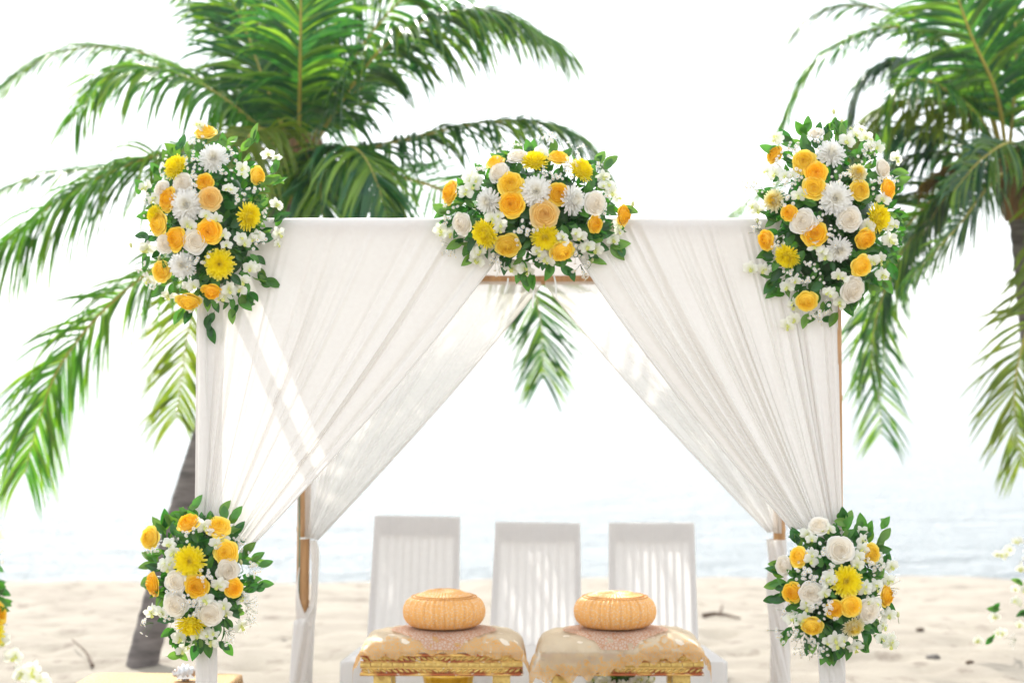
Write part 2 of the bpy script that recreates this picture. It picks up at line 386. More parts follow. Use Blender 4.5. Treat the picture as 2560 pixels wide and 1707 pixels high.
def frond(parent, pts, seed, L=.44, n=52, droop=.16, hint=None, mats=0, wdt=.026, start=.16, ang=.75, r0=.017):
    rnd = random.Random(seed); org = Vector(parent.location); n = int(n * 1.22); wdt *= 1.22
    c = [p - org for p in cr(pts, 60)]
    rib = MB().tube(c[::2], lambda t: max(.0025, r0 * (1 - t) ** .8), 6)
    fo = rib.build('frond', M['rachis'], parent)
    lf = MB(); tot = 60
    tear = 0
    for side in (-1, 1):
        for k in range(n):
            f = start + (1 - start) * (k + rnd.random() * .5) / n
            x = f * tot; i = min(int(x), tot - 1); p = c[i].lerp(c[i + 1], x - i); T = (c[min(i + 2, tot)] - c[max(i - 1, 0)]).normalized()
            h = Vector(hint) if hint else T.cross(Vector((0, 0, 1)))
            if h.length < .25: h = Vector((1, 0, 0))
            S = (h - T * h.dot(T)).normalized(); N = S.cross(T)
            if N.z < 0: N = -N
            sh = math.sin(math.pi * min(1, (f - start * .5)) ** .85) ** .6 if f < .97 else .35
            ll = L * 1.25 * (.36 + .68 * max(0, sh)) * rnd.uniform(.82, 1.08)
            fw = .30 + .55 * f
            if rnd.random() < .07: continue
            clump = .16 * math.sin(f * 63 + side * 2 + seed) + .10 * math.sin(f * 141 + seed)
            d = T * (fw + clump) + S * side * ang * rnd.uniform(.72, 1.2) + N * rnd.uniform(-.15, .35) * (1.1 - f)
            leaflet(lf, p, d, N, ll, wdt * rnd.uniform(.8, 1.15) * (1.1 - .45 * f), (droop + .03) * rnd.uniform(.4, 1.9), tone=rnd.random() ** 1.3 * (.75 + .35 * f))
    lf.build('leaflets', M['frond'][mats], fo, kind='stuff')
    return fo
def palm(name, label, base, crown, w0, w1, mid, fr, seed0):
    t = thing(name, label, 'palm tree', base)
    b = Vector(base); pts = cr([Vector((0, 0, -.3)), Vector(mid) - b, Vector(crown) - b], 46)
    tr = MB()
    tr.tube(pts, lambda f: (w0 + (w1 - w0) * min(1, f * 1.3) + .25 * w0 * max(0, 1 - f * 9)) * (1 + .035 * math.sin(f * 150)), 18)
    tr.build('trunk', M['bark'], t)
    cs = MB(); top = pts[-1]; T = (pts[-1] - pts[-4]).normalized()
    cs.tube([top - T * .25, top - T * .1, top + T * .05, top + T * .22], lambda f: w1 * (1.25 + .5 * math.sin(f * 3)), 14)
    cs.build('crown_fibre', M['fibre'], t)
    for k, q in enumerate(fr):
        pts_ = q[0]; frond(t, [D(*p) for p in pts_], seed0 + k, **(q[1] if len(q) > 1 else {}))
    return t
c1 = (688, 372)
dd = 13.0
X = (1, 0, 0)
fr1 = [
 ([(685, 380, dd), (688, 250, dd - .25), (690, 110, dd - .55), (690, -60, dd - .7), (680, -220, dd - .5)], dict(hint=X, L=.42, droop=.20, n=70, ang=.62, mats=0, wdt=.034)),
 ([(682, 380, dd), (640, 270, dd - .1), (600, 170, dd - .1), (560, 60, dd), (500, -60, dd)], dict(hint=(1, .4, 0), L=.42, droop=.14, n=66, mats=0, wdt=.03)),
 ([(690, 380, dd), (690, 240, dd + .3), (700, 80, dd + .6), (720, -90, dd + .7)], dict(hint=X, L=.5, droop=.10, n=60, mats=0, wdt=.034)),
 ([(684, 380, dd), (655, 240, dd + .4), (610, 90, dd + .7), (520, -60, dd + .7), (430, -60, dd + .6)], dict(hint=X, L=.45, droop=.10, n=60, mats=0, wdt=.03)),
 ([(700, 370, dd), (765, 262, dd - .2), (870, 118, dd - .4), (990, 40, dd - .5), (1120, 25, dd - .5), (1270, 90, dd - .4)], dict(hint=(.35, 1, 0), L=.56, droop=.34, n=78, mats=0, wdt=.034)),
 ([(696, 370, dd), (760, 230, dd + .2), (850, 80, dd + .4), (960, -30, dd + .5), (1080, -70, dd + .5)], dict(hint=(.5, 1, 0), L=.5, droop=.20, n=64, mats=0, wdt=.03)),
 ([(695, 372, dd), (790, 240, dd + .3), (930, 120, dd + .6), (1080, 60, dd + .8), (1220, 70, dd + .8), (1310, 130, dd + .8)], dict(L=.42, droop=.22, n=64, mats=0)),
 ([(670, 375, dd), (590, 290, dd - .2), (480, 205, dd - .4), (370, 160, dd - .5), (270, 158, dd - .5), (170, 270, dd - .4)], dict(hint=(.25, 1, .1), L=.52, droop=.28, n=66, mats=4, wdt=.03)),
 ([(676, 372, dd), (560, 250, dd + .3), (400, 150, dd + .5), (250, 108, dd + .6), (110, 130, dd + .6), (0, 205, dd + .6)], dict(L=.34, droop=.14, n=66, mats=0, wdt=.02)),
 ([(672, 380, dd), (560, 345, dd - .3), (430, 345, dd - .5), (300, 375, dd - .7), (150, 450, dd - .8), (10, 560, dd - .8), (-40, 620, dd - .8)], dict(hint=(.2, 1, 0), L=.66, droop=.38, n=82, mats=4, wdt=.032)),
 ([(676, 378, dd), (540, 320, dd + .3), (400, 350, dd + .5), (250, 385, dd + .6), (100, 400, dd + .5), (-60, 470, dd + .5)], dict(L=.30, droop=.14, n=56, mats=0)),
 ([(672, 385, dd), (560, 460, dd - .3), (400, 580, dd - .5), (250, 700, dd - .6), (140, 835, dd - .7), (90, 960, dd - .7), (58, 1085, dd - .7)], dict(hint=(.75, 1, .3), L=.50, droop=.20, n=74, mats=4, wdt=.030)),
 ([(676, 385, dd), (590, 450, dd + .1), (500, 560, dd + .2), (440, 720, dd + .2), (405, 960, dd + .2)], dict(hint=(1, .5, 0), L=.42, droop=.10, n=60, mats=2, wdt=.03)),
 ([(700, 378, dd), (800, 350, dd - .1), (940, 318, dd - .3), (1080, 285, dd - .4), (1220, 278, dd - .5), (1330, 315, dd - .5), (1400, 400, dd - .5)], dict(hint=(.3, 1, 0), L=.40, droop=.30, n=72, mats=0, wdt=.03)),
 ([(698, 382, dd), (760, 345, dd - .4), (820, 345, dd - .7), (865, 420, dd - .9), (905, 560, dd - .9)], dict(hint=(.9, .6, 0), L=.46, droop=.40, n=70, mats=0, wdt=.036)),
 ([(690, 385, dd), (720, 370, dd - .4), (735, 420, dd - .7), (745, 560, dd - .8)], dict(hint=X, L=.44, droop=.32, n=60, mats=0, wdt=.036)),
 ([(700, 378, dd), (900, 400, dd + .5), (1080, 470, dd + .9), (1200, 600, dd + 1.1), (1240, 730, dd + 1.1), (1248, 870, dd + 1.1)], dict(hint=(1, .3, 0), L=.40, droop=.06, n=66, mats=0, wdt=.026)),
 ([(684, 378, dd), (620, 300, dd - .5), (560, 330, dd - .8), (520, 470, dd - .9)], dict(hint=(1, .5, 0), L=.42, droop=.3, n=56, mats=2, wdt=.03)),
]
base1 = P(322, 1655, 12.75); base1.z = -.02
palm('coconut_palm', 'leaning coconut palm with bare grey trunk rising behind the left side of the wedding arch', base1,
     D(683, 385, dd), .104, .08, D(437, 1115, 12.9), fr1, 10)
c2 = (2300, 395); de = 13.6
fr2 = [
 ([(2310, 385, de), (2260, 210, de - .2), (2160, 95, de - .3), (2050, 62, de - .4), (1935, 95, de - .4), (1850, 170, de - .4), (1790, 300, de - .4)], dict(hint=(.25, 1, 0), L=.36, droop=.22, n=66, mats=0, wdt=.024)),
 ([(2310, 385, de), (2240, 180, de + .4), (2120, 60, de + .6), (1990, 15, de + .7), (1880, 30, de + .7), (1790, 110, de + .7)], dict(L=.30, droop=.16, n=60, mats=1, wdt=.02)),
 ([(2300, 385, de), (2240, 280, de - .2), (2140, 230, de - .3), (2040, 240, de - .4), (1960, 300, de - .4)], dict(hint=(.25, 1, 0), L=.46, droop=.36, n=64, mats=2, wdt=.03)),
 ([(2300, 390, de), (2200, 320, de + .3), (2080, 290, de + .4), (1990, 330, de + .5), (1940, 420, de + .5)], dict(hint=(.4, 1, 0), L=.48, droop=.34, n=60, mats=1, wdt=.034)),
 ([(2300, 400, de), (2220, 420, de - .2), (2140, 490, de - .3), (2060, 600, de - .4), (2010, 740, de - .4), (2000, 860, de - .4)], dict(hint=(.8, 1, .3), L=.44, droop=.26, n=64, mats=0, wdt=.032)),
 ([(2300, 400, de), (2180, 430, de + .4), (2070, 540, de + .5), (2010, 700, de + .5), (2025, 1000, de + .5)], dict(hint=(1, .3, 0), L=.42, droop=.05, n=60, mats=0, wdt=.026)),
 ([(2300, 400, de), (2230, 415, de - .3), (2170, 455, de - .4), (2120, 540, de - .5)], dict(hint=(.8, .8, 0), L=.26, droop=.26, n=44, mats=0, wdt=.028)),
 ([(2315, 385, de), (2290, 220, de - .3), (2230, 80, de - .5), (2180, -60, de - .6), (2130, -180, de - .6)], dict(hint=X, L=.46, droop=.14, n=66, mats=0, wdt=.036)),
 ([(2315, 385, de), (2330, 200, de), (2330, 40, de), (2290, -120, de)], dict(hint=X, L=.5, droop=.12, n=66, mats=0, wdt=.034)),
 ([(2310, 385, de), (2240, 260, de - .4), (2140, 190, de - .7), (2070, 200, de - .8), (2035, 290, de - .9)], dict(hint=(.4, 1, 0), L=.30, droop=.3, n=52, mats=0, wdt=.026)),
 ([(2320, 390, de), (2400, 250, de - .1), (2500, 120, de - .2), (2650, 60, de - .2)], dict(hint=(.3, 1, 0), L=.5, droop=.26, n=60, mats=0, wdt=.03)),
 ([(2320, 400, de), (2390, 330, de - .4), (2470, 330, de - .6), (2560, 430, de - .7)], dict(hint=(.3, 1, 0), L=.5, droop=.3, n=60, mats=0, wdt=.03)),
 ([(2325, 400, de), (2400, 420, de - .3), (2420, 560, de - .4), (2360, 750, de - .5), (2330, 900, de - .5), (2345, 1075, de - .5)], dict(hint=(1, .4, 0), L=.42, droop=.10, n=66, mats=2, wdt=.026)),
 ([(2325, 400, de), (2440, 420, de + .3), (2480, 560, de + .4), (2440, 720, de + .4), (2430, 950, de + .4)], dict(hint=(1, .4, 0), L=.46, droop=.10, n=60, mats=0, wdt=.026)),
 ([(2300, 390, de), (2180, 330, de + .8), (2000, 330, de + 1.2), (1850, 380, de + 1.3), (1700, 480, de + 1.3), (1640, 560, de + 1.3)], dict(hint=(.3, 1, 0), L=.34, droop=.2, n=60, mats=1, wdt=.02)),
 ([(2316, 395, de), (2340, 340, de - .5), (2310, 330, de - .8), (2250, 370, de - 1.0), (2190, 440, de - 1.1)], dict(hint=(.8, .6, 0), L=.28, droop=.26, n=44, mats=1, wdt=.028)),
 ([(2310, 380, de), (2210, 210, de + .2), (2090, 140, de + .3), (1995, 170, de + .3), (1950, 270, de + .3)], dict(hint=(.3, 1, 0), L=.36, droop=.28, n=60, mats=1, wdt=.028)),
 ([(2300, 395, de), (2160, 350, de + .2), (2030, 395, de + .2), (1965, 500, de + .2), (1930, 620, de + .2)], dict(hint=(.4, 1, 0), L=.40, droop=.30, n=60, mats=1, wdt=.03)),
 ([(2310, 395, de), (2260, 440, de - .6), (2200, 520, de - .9), (2090, 640, de - 1.0)], dict(hint=(.6, 1, 0), L=.30, droop=.2, n=50, mats=1, wdt=.028)),
 ([(2296, 400, de), (2230, 380, de - .1), (2170, 395, de - .2), (2120, 430, de - .2)], dict(hint=(1, 1, 0), L=.2, droop=.3, n=26, mats=3, wdt=.03)),
]
base2 = P(2720, 1660, 13.7); base2.z = -.02
palm('coconut_palm', 'coconut palm at the right border with brown trunk and crown of drooping bluish fronds', base2,
     D(2342, 420, de), .15, .10, D(2392, 850, de), fr2, 60)

# ------------------------------------------------------------------ bamboo arch frame
arch = thing('wedding_arch', 'four post bamboo wedding arch with white cloth draped round it, standing on the sand', 'arch', (0, 9, 0))
org = Vector((0, 9, 0))
yf, yb = 7.67, 10.1
fl = P(516, 545, yf); frr = P(2088, 545, yf); bl = P(768, 700, yb); br = P(1942, 700, yb)
def pole(name, a, b, r, nodes, sag=0):
    a = Vector(a) - org; b = Vector(b) - org; m = MB(); n = 24; ln = (b - a).length
    ks = [(.5 + i) / nodes for i in range(nodes)]
    fs = sorted(set([i / n for i in range(n + 1)] + [q + e for q in ks for e in (-.010 / ln * 1.2, -.004 / ln, 0, .004 / ln, .010 / ln * 1.2)]))
    pts = [a.lerp(b, f) for f in fs]
    def rad(t):
        f = fs[min(int(round(t * (len(fs) - 1))), len(fs) - 1)]
        dmin = min(abs(f - q) * ln for q in ks)
        return r * (1 + (.10 if dmin < .006 else 0) - (.04 if dmin < .002 else 0))
    m.tube(pts, rad, 16)
    return m.build(name, M['bamboo'], arch)
pole('post', (fl.x, yf, -.2), (fl.x, yf, fl.z - .03), .030, 6)
pole('post', (frr.x + .012, yf, -.2), (frr.x - .006, yf, frr.z - .03), .028, 6)
pole('post', (D(689, 0, yb).x, yb, -.2), (bl.x, yb, bl.z + .02), .033, 7)
pole('post', (D(1796, 0, yb).x, yb, -.2), (br.x, yb, br.z + .02), .031, 7)
pole('beam', (fl.x - .05, yf, fl.z - .036), (frr.x + .05, yf, frr.z - .036), .030, 5)
pole('beam', (bl.x - .08, yb - .06, bl.z), (br.x + .08, yb - .06, br.z), .026, 5)
pole('beam', (fl.x + .0, yf - .05, fl.z - .09), (bl.x + .0, yb + .05, bl.z + .045), .026, 5)
pole('beam', (frr.x, yf - .05, frr.z - .09), (br.x, yb + .05, br.z + .045), .026, 5)

# ------------------------------------------------------------------ draped cloths
def curtain(name, label, T0, T1, G0, G1, sag, seed, folds, mat_, amp=.020, beam_r=.036, ns=260, nv=64, side0=0.0, topamp=.25, spow=1.4, hem=True):
    rnd = random.Random(seed); T0, T1, G0, G1 = map(Vector, (T0, T1, G0, G1)); sag = Vector(sag)
    comps = [(folds * q, rnd.random() * 6.28, a) for q, a in ((.35, .7), (.8, .8), (1, .6), (1.63, .4), (2.7, .16), (4.3, .05))]
    loc = (T0 + T1) / 2; loc.z = T0.z
    def pl(s):
        s2 = s + .02 * math.sin(s * 21 + seed) + .012 * math.sin(s * 47 + seed * 2)
        return sum(a * math.sin(6.283 * f * s2 + p) for f, p, a in comps)
    nb = 8
    def fn(u, v):
        j = v * (nv + nb)
        if j < nb:
            a = (1 - j / nb) * math.pi * .9
            return T0.lerp(T1, u) + Vector((0, beam_r * (1 - math.cos(a)), beam_r * math.sin(a) - .0)) + Vector((0, 0, .0006 * math.sin(u * 40))) - loc
        t = (j - nb) / nv
        p = T0.lerp(T1, u).lerp(G0.lerp(G1, u), t)
        p = p + sag * (u ** spow) * 4 * t * (1 - t) * (1 - .25 * (2 * t - 1))
        p.y += pl(u) * amp * (topamp + (1 - topamp) * min(1, t * 2.2)) * (1 - .62 * t) * (.35 if t < .03 else 1) - .0
        p.x += .35 * pl(u + .03) * amp * min(1, t * 2) * (1 - .6 * t) * min(1, (1 - u) * 12) * min(1, u * 12)
        p.z += .012 * math.sin(u * 19 + seed) * t * (1 - t)
        return p - loc
    m = MB().grid(fn, ns, nv + nb, tf=lambda u, v: u)
    o = m.build(name, mat_, None); o.location = loc
    tag(o, label, 'curtain')
    if hem:
        pts = [Vector(fn(1.0, j / (nv + nb))) for j in range(nb, nv + nb + 1)]
        MB().tube([q + Vector((0, -.001, 0)) for q in pts], .0036, 5).build('hem', M['cloth'], o)
    return o
zt = fl.z - .036
yc = yf - .037
def Q(x, y, d): 
    return D(x, y, d)
left = curtain('curtain', 'front white curtain gathered to the left front post, with diagonal light and shadow stripes',
        (fl.x - .028, yc, zt), (P(1300, 0, yf).x, yc, zt), D(453, 1215, yf - .05), D(580, 1252, yf - .05), (.022, -.03, -.02), 3, 13, M['cloth'], amp=.011, topamp=.10)
right = curtain('curtain', 'front white pleated curtain gathered to the right front post, evenly shaded',
        (frr.x + .0, yc, zt), (P(1400, 0, yf).x, yc, zt), D(1936, 1215, yf - .05), D(1818, 1215, yf - .05), (-.03, -.03, -.025), 8, 20, M['cloth'], amp=.013, topamp=.22)
zb = bl.z
curtain('curtain', 'sheer white curtain hung from the rear bamboo beam and tied to the left rear post',
        (bl.x, yb - .09, zb - .02), (P(1352, 0, yb).x, yb - .09, zb - .03), D(700, 1233, yb - .05), D(728, 1240, yb - .05), (.012, 0, -.015), 12, 14, M['sheer'], amp=.014, beam_r=.026, topamp=.4)
curtain('curtain', 'sheer white curtain hung from the rear bamboo beam and tied to the right rear post',
        (br.x, yb - .09, zb - .02), (P(1362, 0, yb).x, yb - .09, zb - .03), D(1795, 1225, yb - .05), D(1764, 1222, yb - .05), (-.012, 0, -.02), 21, 14, M['sheer'], amp=.014, beam_r=.026, topamp=.4)
# roof cloth slung between the beams
def roof():
    x0, x1 = fl.x + .085, frr.x - .08; b0, b1 = bl.x + .085, br.x - .08
    def fn(u, v):
        x = (x0 + (x1 - x0) * u) * (1 - v) + (b0 + (b1 - b0) * u) * v
        z = fl.z - .012 + (bl.z + .03 - fl.z) * v - .035 * math.sin(math.pi * v) * (1 + .4 * math.sin(u * 31)) + .0008 * math.sin(u * 90)
        return (x, yf + (yb - yf) * v - 8.9, z - 2.4)
    o = MB().grid(fn, 90, 20).build('canopy_cloth', M['roof']); o.location = (0, 8.9, 2.4)
    tag(o, 'white cloth roof stretched between the beams of the wedding arch', 'canopy')
roof()
# cloth twisted round the posts
def wrap(label, x0, y, z0, x1, z1, r, seed, tw=3.0, squeeze=None, ns=72, nv=120):
    rnd = random.Random(seed); ph = [rnd.random() * 6 for _ in range(5)]
    loc = Vector(((x0 + x1) / 2, y, 0))
    def fn(u, v):
        a = u * 2 * math.pi; z = z0 + (z1 - z0) * v; h = a + tw * v * 2
        rr = r * (1 + .10 * math.sin(3 * h + ph[0]) + .07 * math.sin(7 * h + ph[1] + v * 4) + .045 * math.sin(13 * h + ph[2] - v * 5) + .05 * math.sin(v * 14 + ph[3]))
        if squeeze:
            for zs, am in squeeze: rr *= 1 - am * math.exp(-((z - zs) / .03) ** 2)
        return (x0 + (x1 - x0) * v - loc.x + rr * math.cos(a), rr * math.sin(a), z)
    o = MB().grid(fn, ns, nv, closed=True).build('post_wrap', M['cloth']); o.location = loc
    return tag(o, label, 'cloth wrap', 'white cloth wrapped round the posts')
wrap('white cloth wound round the left front post below and above the lower left flowers', D(472, 0, yf).x, yf, .0, D(478, 0, yf).x, fl.z - .08, .040, 1, 1.0)
wrap('white cloth twisted round the right front post under the lower right flowers', D(1916, 0, yf).x, yf, .0, D(1910, 0, yf).x, D(0, 1215, yf).z, .047, 2, 3.2)
wrap('white cloth wrapped round the right rear post, open at its bamboo top', D(1797, 0, yb).x, yb, .0, D(1783, 0, yb).x, D(0, 1238, yb).z, .047, 3, 2.4, squeeze=[(D(0, 1300, yb).z, .18)])
def spiral_wrap():
    # cloth leaves the ribbon on the right of the post, then crosses over and closes round it lower down
    x = lambda px: D(px, 0, yb).x; z = lambda py: D(0, py, yb).z
    loc = Vector((x(700), yb, 0))
    prof = [(1240, 712, 728), (1262, 714, 734), (1300, 716, 733), (1345, 716, 731), (1390, 713, 728), (1425, 676, 724), (1470, 672, 722), (1520, 668, 718), (1570, 664, 716), (1700, 656, 712), (2000, 650, 712)]
    def it(y, k):
        for a, b in zip(prof, prof[1:]):
            if y <= b[0]: f = (y - a[0]) / (b[0] - a[0]); return a[k] + (b[k] - a[k]) * f
        return prof[-1][k]
    def fn(u, v):
        y = 1240 + 760 * v; xl, xr = x(it(y, 1)), x(it(y, 2)); a = u * 2 * math.pi
        c = (xl + xr) / 2; w2 = (xr - xl) / 2 * (1 + .05 * math.sin(5 * a + v * 16))
        dpt = max(w2, .02 if y < 1395 else .04) * (1 + .10 * math.sin(7 * a + v * 22))
        return (c + w2 * math.cos(a) - loc.x, dpt * math.sin(a) - (.02 if y < 1395 else 0), z(y))
    o = MB().grid(fn, 64, 110, closed=True).build('post_wrap', M['cloth']); o.location = loc
    tag(o, 'white cloth hanging beside the left rear post then winding round it below bare bamboo', 'cloth wrap', 'white cloth wrapped round the posts')
    # narrow edge of cloth on the left side of the post
    def f2(u, v):
        y = 1245 + 190 * v; return (x(676 + 9 * math.sin(v * 2) + u * (9 + 22 * v * v)) - loc.x, -.036 + .012 * math.sin(u * 3) , z(y))
    MB().grid(lambda u, v: (x(688 + (680 - 688) * math.sin(v * math.pi * .8) + u * (3 + 34 * v ** 2.4)) - loc.x, -.040 + .01 * math.cos(u * 3), z(1300 + 135 * v)), 10, 24).build('cloth_edge', M['cloth'], o)
spiral_wrap()
rb = MB(); cx = D(703, 1233, yb)
rb.grid(lambda u, v: (.040 * math.cos(u * 6.283) , .042 * math.sin(u * 6.283), .010 * (v - .5) + .004 * math.sin(u * 6.283 + 1)), 24, 1, closed=True)
o = rb.build('ribbon_tie', M['rope_white']); o.location = (cx.x, yb, cx.z); tag(o, 'thin white ribbon tying the sheer curtain to the left rear bamboo post', 'ribbon')
o = MB().tube([Vector((0, 0, 0)), Vector((.002, 0, -.3)), Vector((-.002, 0, -.62))], .003, 6).build('cord', mat('green_cord', (.10, .30, .26), (.08, .24, .2), .5)); o.location = D(687, 1120, yb - .03)
tag(o, 'thin green cord hanging along the left rear bamboo post', 'cord')

# ------------------------------------------------------------------ flower library
def rose_mb(seed, cup=1.0):
    r = random.Random(seed); m = MB()
    layers = [(5, .72, 1.0, .06, .80, .20), (5, .68, .88, .22, .78, .16), (5, .57, .73, .36, .74, .12), (5, .46, .57, .47, .72, .09), (4, .36, .43, .56, .85, .07), (4, .27, .30, .63, .8, .05), (3, .19, .19, .68, 1.0, .03), (3, .12, .10, .71, 1.0, .0), (2, .06, .03, .73, 1.5, 0)]
    off = r.random() * 6; Hb = -.42
    cxo, cyo = r.uniform(-.06, .06), r.uniform(-.06, .06)
    for li, (n, Rm, Rr, Ht, wd, curl) in enumerate(layers):
        off += .55 + r.random() * .4
        for k in range(n):
            ph = off + k * 2 * math.pi / n + r.uniform(-.15, .15); g = r.uniform(.93, 1.07); ht = Ht * cup + r.uniform(-.05, .05); tilt = r.uniform(.04, .11)
            wav = r.random() * 6; tipf = r.uniform(.02, .12) if li < 4 else 0.03
            def fn(u, v):
                uu = u * 2 - 1; vv = v * (1 - .17 * abs(uu) ** 2.4)
                a = ph + uu * wd * (.35 + .65 * min(1, vv * 1.8))
                rr = .06 * (1 - vv) * (1 - vv) * 1 + 2 * vv * (1 - vv) * (2 * Rm - .5 * Rr) + vv * vv * Rr
                rr = max(.01, rr) * g * (1 + tilt * uu) + tipf * max(0, vv - .7) * max(0, 1 - abs(uu) * 2.2) * 1.6
                z = Hb + (ht - Hb) * vv ** 1.1
                if vv > .74: q = (vv - .74) / .26; rr += curl * q * q * .75; z -= curl * q ** 2.5 * .8
                rr *= 1 + .025 * math.sin(uu * 6 + wav) * vv
                z += .03 * math.sin(uu * 7 + wav) * vv
                kk = max(0, 1 - Rr); return (rr * math.cos(a) + cxo * kk, rr * math.sin(a) + cyo * kk, z)
            m.grid(fn, 6, 7, tf=lambda u, v: v * (1 - .085 * li) * (1 - .12 * abs(u * 2 - 1)))
    rr_ = (.0, .1, .19, .3, .43, .57, .73, .86); hh_ = (.73, .71, .68, .63, .56, .47, .36, .22)
    m.grid(lambda u, v: (rr_[int(round(v * 7))] * math.cos(u * 6.2832) + cxo, rr_[int(round(v * 7))] * math.sin(u * 6.2832) + cyo, hh_[int(round(v * 7))] * cup - .27), 14, 7, closed=True, tf=lambda u, v: .5)
    m.ell((0, 0, -.38), (.22, .22, .16), 8, 5, mi=1)
    m.tube([(0, 0, -.4), (.02, 0, -1.2)], .05, 5, mi=1)
    return m
def mum_mb(seed):
    r = random.Random(seed); m = MB()
    lay = [(26, 1.0, -.10, .10), (26, .95, .06, .10), (24, .84, .20, .16), (22, .72, .32, .18), (19, .58, .42, .20), (16, .45, .48, .22), (12, .32, .50, .22), (8, .18, .52, .2), (4, .08, .52, .1)]
    for li, (n, Ro, z1, cu) in enumerate(lay):
        o = r.random() * 6
        for k in range(n):
            a = o + k * 2 * math.pi / n + r.uniform(-.1, .1); ro = Ro * r.uniform(.86, 1.08); zz = z1 + r.uniform(-.06, .06); wd = r.uniform(.052, .072) * (1 if li < 6 else .8)
            ca, sa = math.cos(a), math.sin(a); rs = .12 * Ro
            def fn(u, v, ro=ro, zz=zz, wd=wd, ca=ca, sa=sa, rs=rs, cu=cu):
                uu = u * 2 - 1; w_ = wd * (.5 + .9 * v) * (1 if v < .85 else .55); rr = rs + (ro - rs) * (v if v < .8 else .8 + (v - .8) * .7)
                z = -.25 + (zz + .25) * v ** .9 + cu * math.sin(v * 2.6) * .5 + abs(uu) * wd * .8
                return (rr * ca - uu * w_ * sa, rr * sa + uu * w_ * ca, z)
            b = (li / 8.0)
            m.grid(fn, 2, 4, tf=lambda u, v, b=b: v * (1 - .75 * b ** 1.5))
    m.ell((0, 0, -.1), (.5, .5, .35), 10, 6, mi=0); m.tube([(0, 0, -.2), (.02, 0, -1.1)], .05, 5, mi=1)
    return m
def orchid_mb(seed):
    r = random.Random(seed); m = MB()
    for k, (a, L, w_) in enumerate(((90, 1.0, .30), (210, .95, .30), (330, .95, .30), (165, 1.0, .46), (15, 1.0, .46))):
        a = R(a + r.uniform(-8, 8)); ca, sa = math.cos(a), math.sin(a); cv = r.uniform(.0, .35)
        def fn(u, v, L=L, w_=w_, ca=ca, sa=sa, cv=cv):
            uu = u * 2 - 1; ww = w_ * math.sin(math.pi * (.10 + .88 * v) ** 1.15) ** .7 if v < .98 else .03
            x = .05 + L * v * .95; y = uu * ww; z = .12 * v - cv * v * v * .8 - .10 * uu * uu * v
            return (x * ca - y * sa, x * sa + y * ca, z)
        m.grid(fn, 4, 5)
    def lip(u, v):
        uu = u * 2 - 1; ww = .22 * math.sin(math.pi * (.15 + .8 * v)); return (uu * ww, -.05 - .42 * v, .12 + .22 * math.sin(v * 2.6) + abs(uu) * .15)
    m.grid(lip, 4, 4, mi=1); m.ell((0, 0, .1), (.08, .1, .12), 6, 5, mi=1)
    m.tube([(0, 0, 0), (0, .1, -.4), (0, .35, -.9)], .035, 4, mi=2)
    return m
def leaf_mb(seed):
    r = random.Random(seed); m = MB(); cv = r.uniform(-.05, .30); w_ = r.uniform(.21, .27); tw = r.uniform(-.4, .4); sidec = r.uniform(-.12, .12)
    def fn(u, v):
        uu = u * 2 - 1; ww = w_ * (math.sin(math.pi * v ** .85) ** .85 if 0 < v < 1 else 0) + .004
        y = v; x = uu * ww + sidec * v * v; z = .10 * abs(uu) * ww * 4 - cv * v * v + tw * .18 * uu * ww * v * 3
        z += .008 * math.sin(v * 34 - abs(uu) * 3) * (1 if abs(uu) > .1 else 0)
        return (x, y, z)
    m.grid(fn, 4, 8); m.tube([(0, .02, -.004), (0, -.10, -.02)], .012, 4, mi=1)
    return m
def daisy_mb(seed, n=11, spread=1.0):
    r = random.Random(seed); m = MB(); one = MB()
    for k in range(9):
        a = k * 2 * math.pi / 9; ca, sa = math.cos(a), math.sin(a)
        one.grid(lambda u, v: ((.15 + .85 * v) * ca - (u * 2 - 1) * .20 * (.6 + .4 * v) * sa, (.15 + .85 * v) * sa + (u * 2 - 1) * .20 * (.6 + .4 * v) * ca, .12 * v - .2 * v * v), 1, 2)
    one.ell((0, 0, .06), (.28, .28, .16), 7, 4, mi=1)
    for k in range(n):
        p = Vector((r.gauss(0, .42), r.gauss(0, .42), r.uniform(.0, .5))) * spread
        s_ = r.uniform(.13, .19); n_ = (Vector((p.x * .6, p.y * .6, 1)) + Vector((r.uniform(-.5, .5), r.uniform(-.5, .5), 0))).normalized()
        q = n_.to_track_quat('Z', 'Y').to_matrix().to_4x4()
        m.add(one, Matrix.Translation(p) @ q @ Matrix.Scale(s_, 4))
        m.tube([p, p * .5 + Vector((0, 0, -.35)), Vector((0, 0, -.9))], .014, 3, mi=2)
    return m
ROSE = {c: [rose_mb(s, cu).mesh('rose', [M['rose_' + c], M['stem']]) for s, cu in ((1, 1), (2, .9), (3, 1.15))] for c in 'oOpw'}
MUM = {c: [mum_mb(s).mesh('chrysanthemum', [M['mum_' + c], M['stem']]) for s in (1, 2)] for c in 'wyc'}
ORC = [orchid_mb(s).mesh('orchid', [M['orchid'], M['lip'], M['stem']]) for s in range(4)]
bm_ = MB().ell((0, 0, 0), (.28, .28, .46), 8, 8); bm_.tube([(0, 0, -.3), (.1, 0, -.9), (.5, 0, -1.5)], .04, 4, mi=1)
BUD = bm_.mesh('orchid_bud', [M['bud'], M['stem']])
LEAF = [[leaf_mb(s).mesh('leaf', [M['leafs'][k], M['stem']]) for s in range(4)] for k in range(3)]
DAISY = [daisy_mb(s).mesh('daisy_sprig', [M['daisy'], M['daisy_eye'], M['stem']]) for s in range(4)]
LAB = {'o': 'golden yellow rose', 'O': 'deep amber rose', 'p': 'pale peach rose', 'w': 'cream white rose'}
LABM = {'w': 'white chrysanthemum', 'y': 'bright yellow chrysanthemum', 'c': 'pale yellow and white chrysanthemum'}

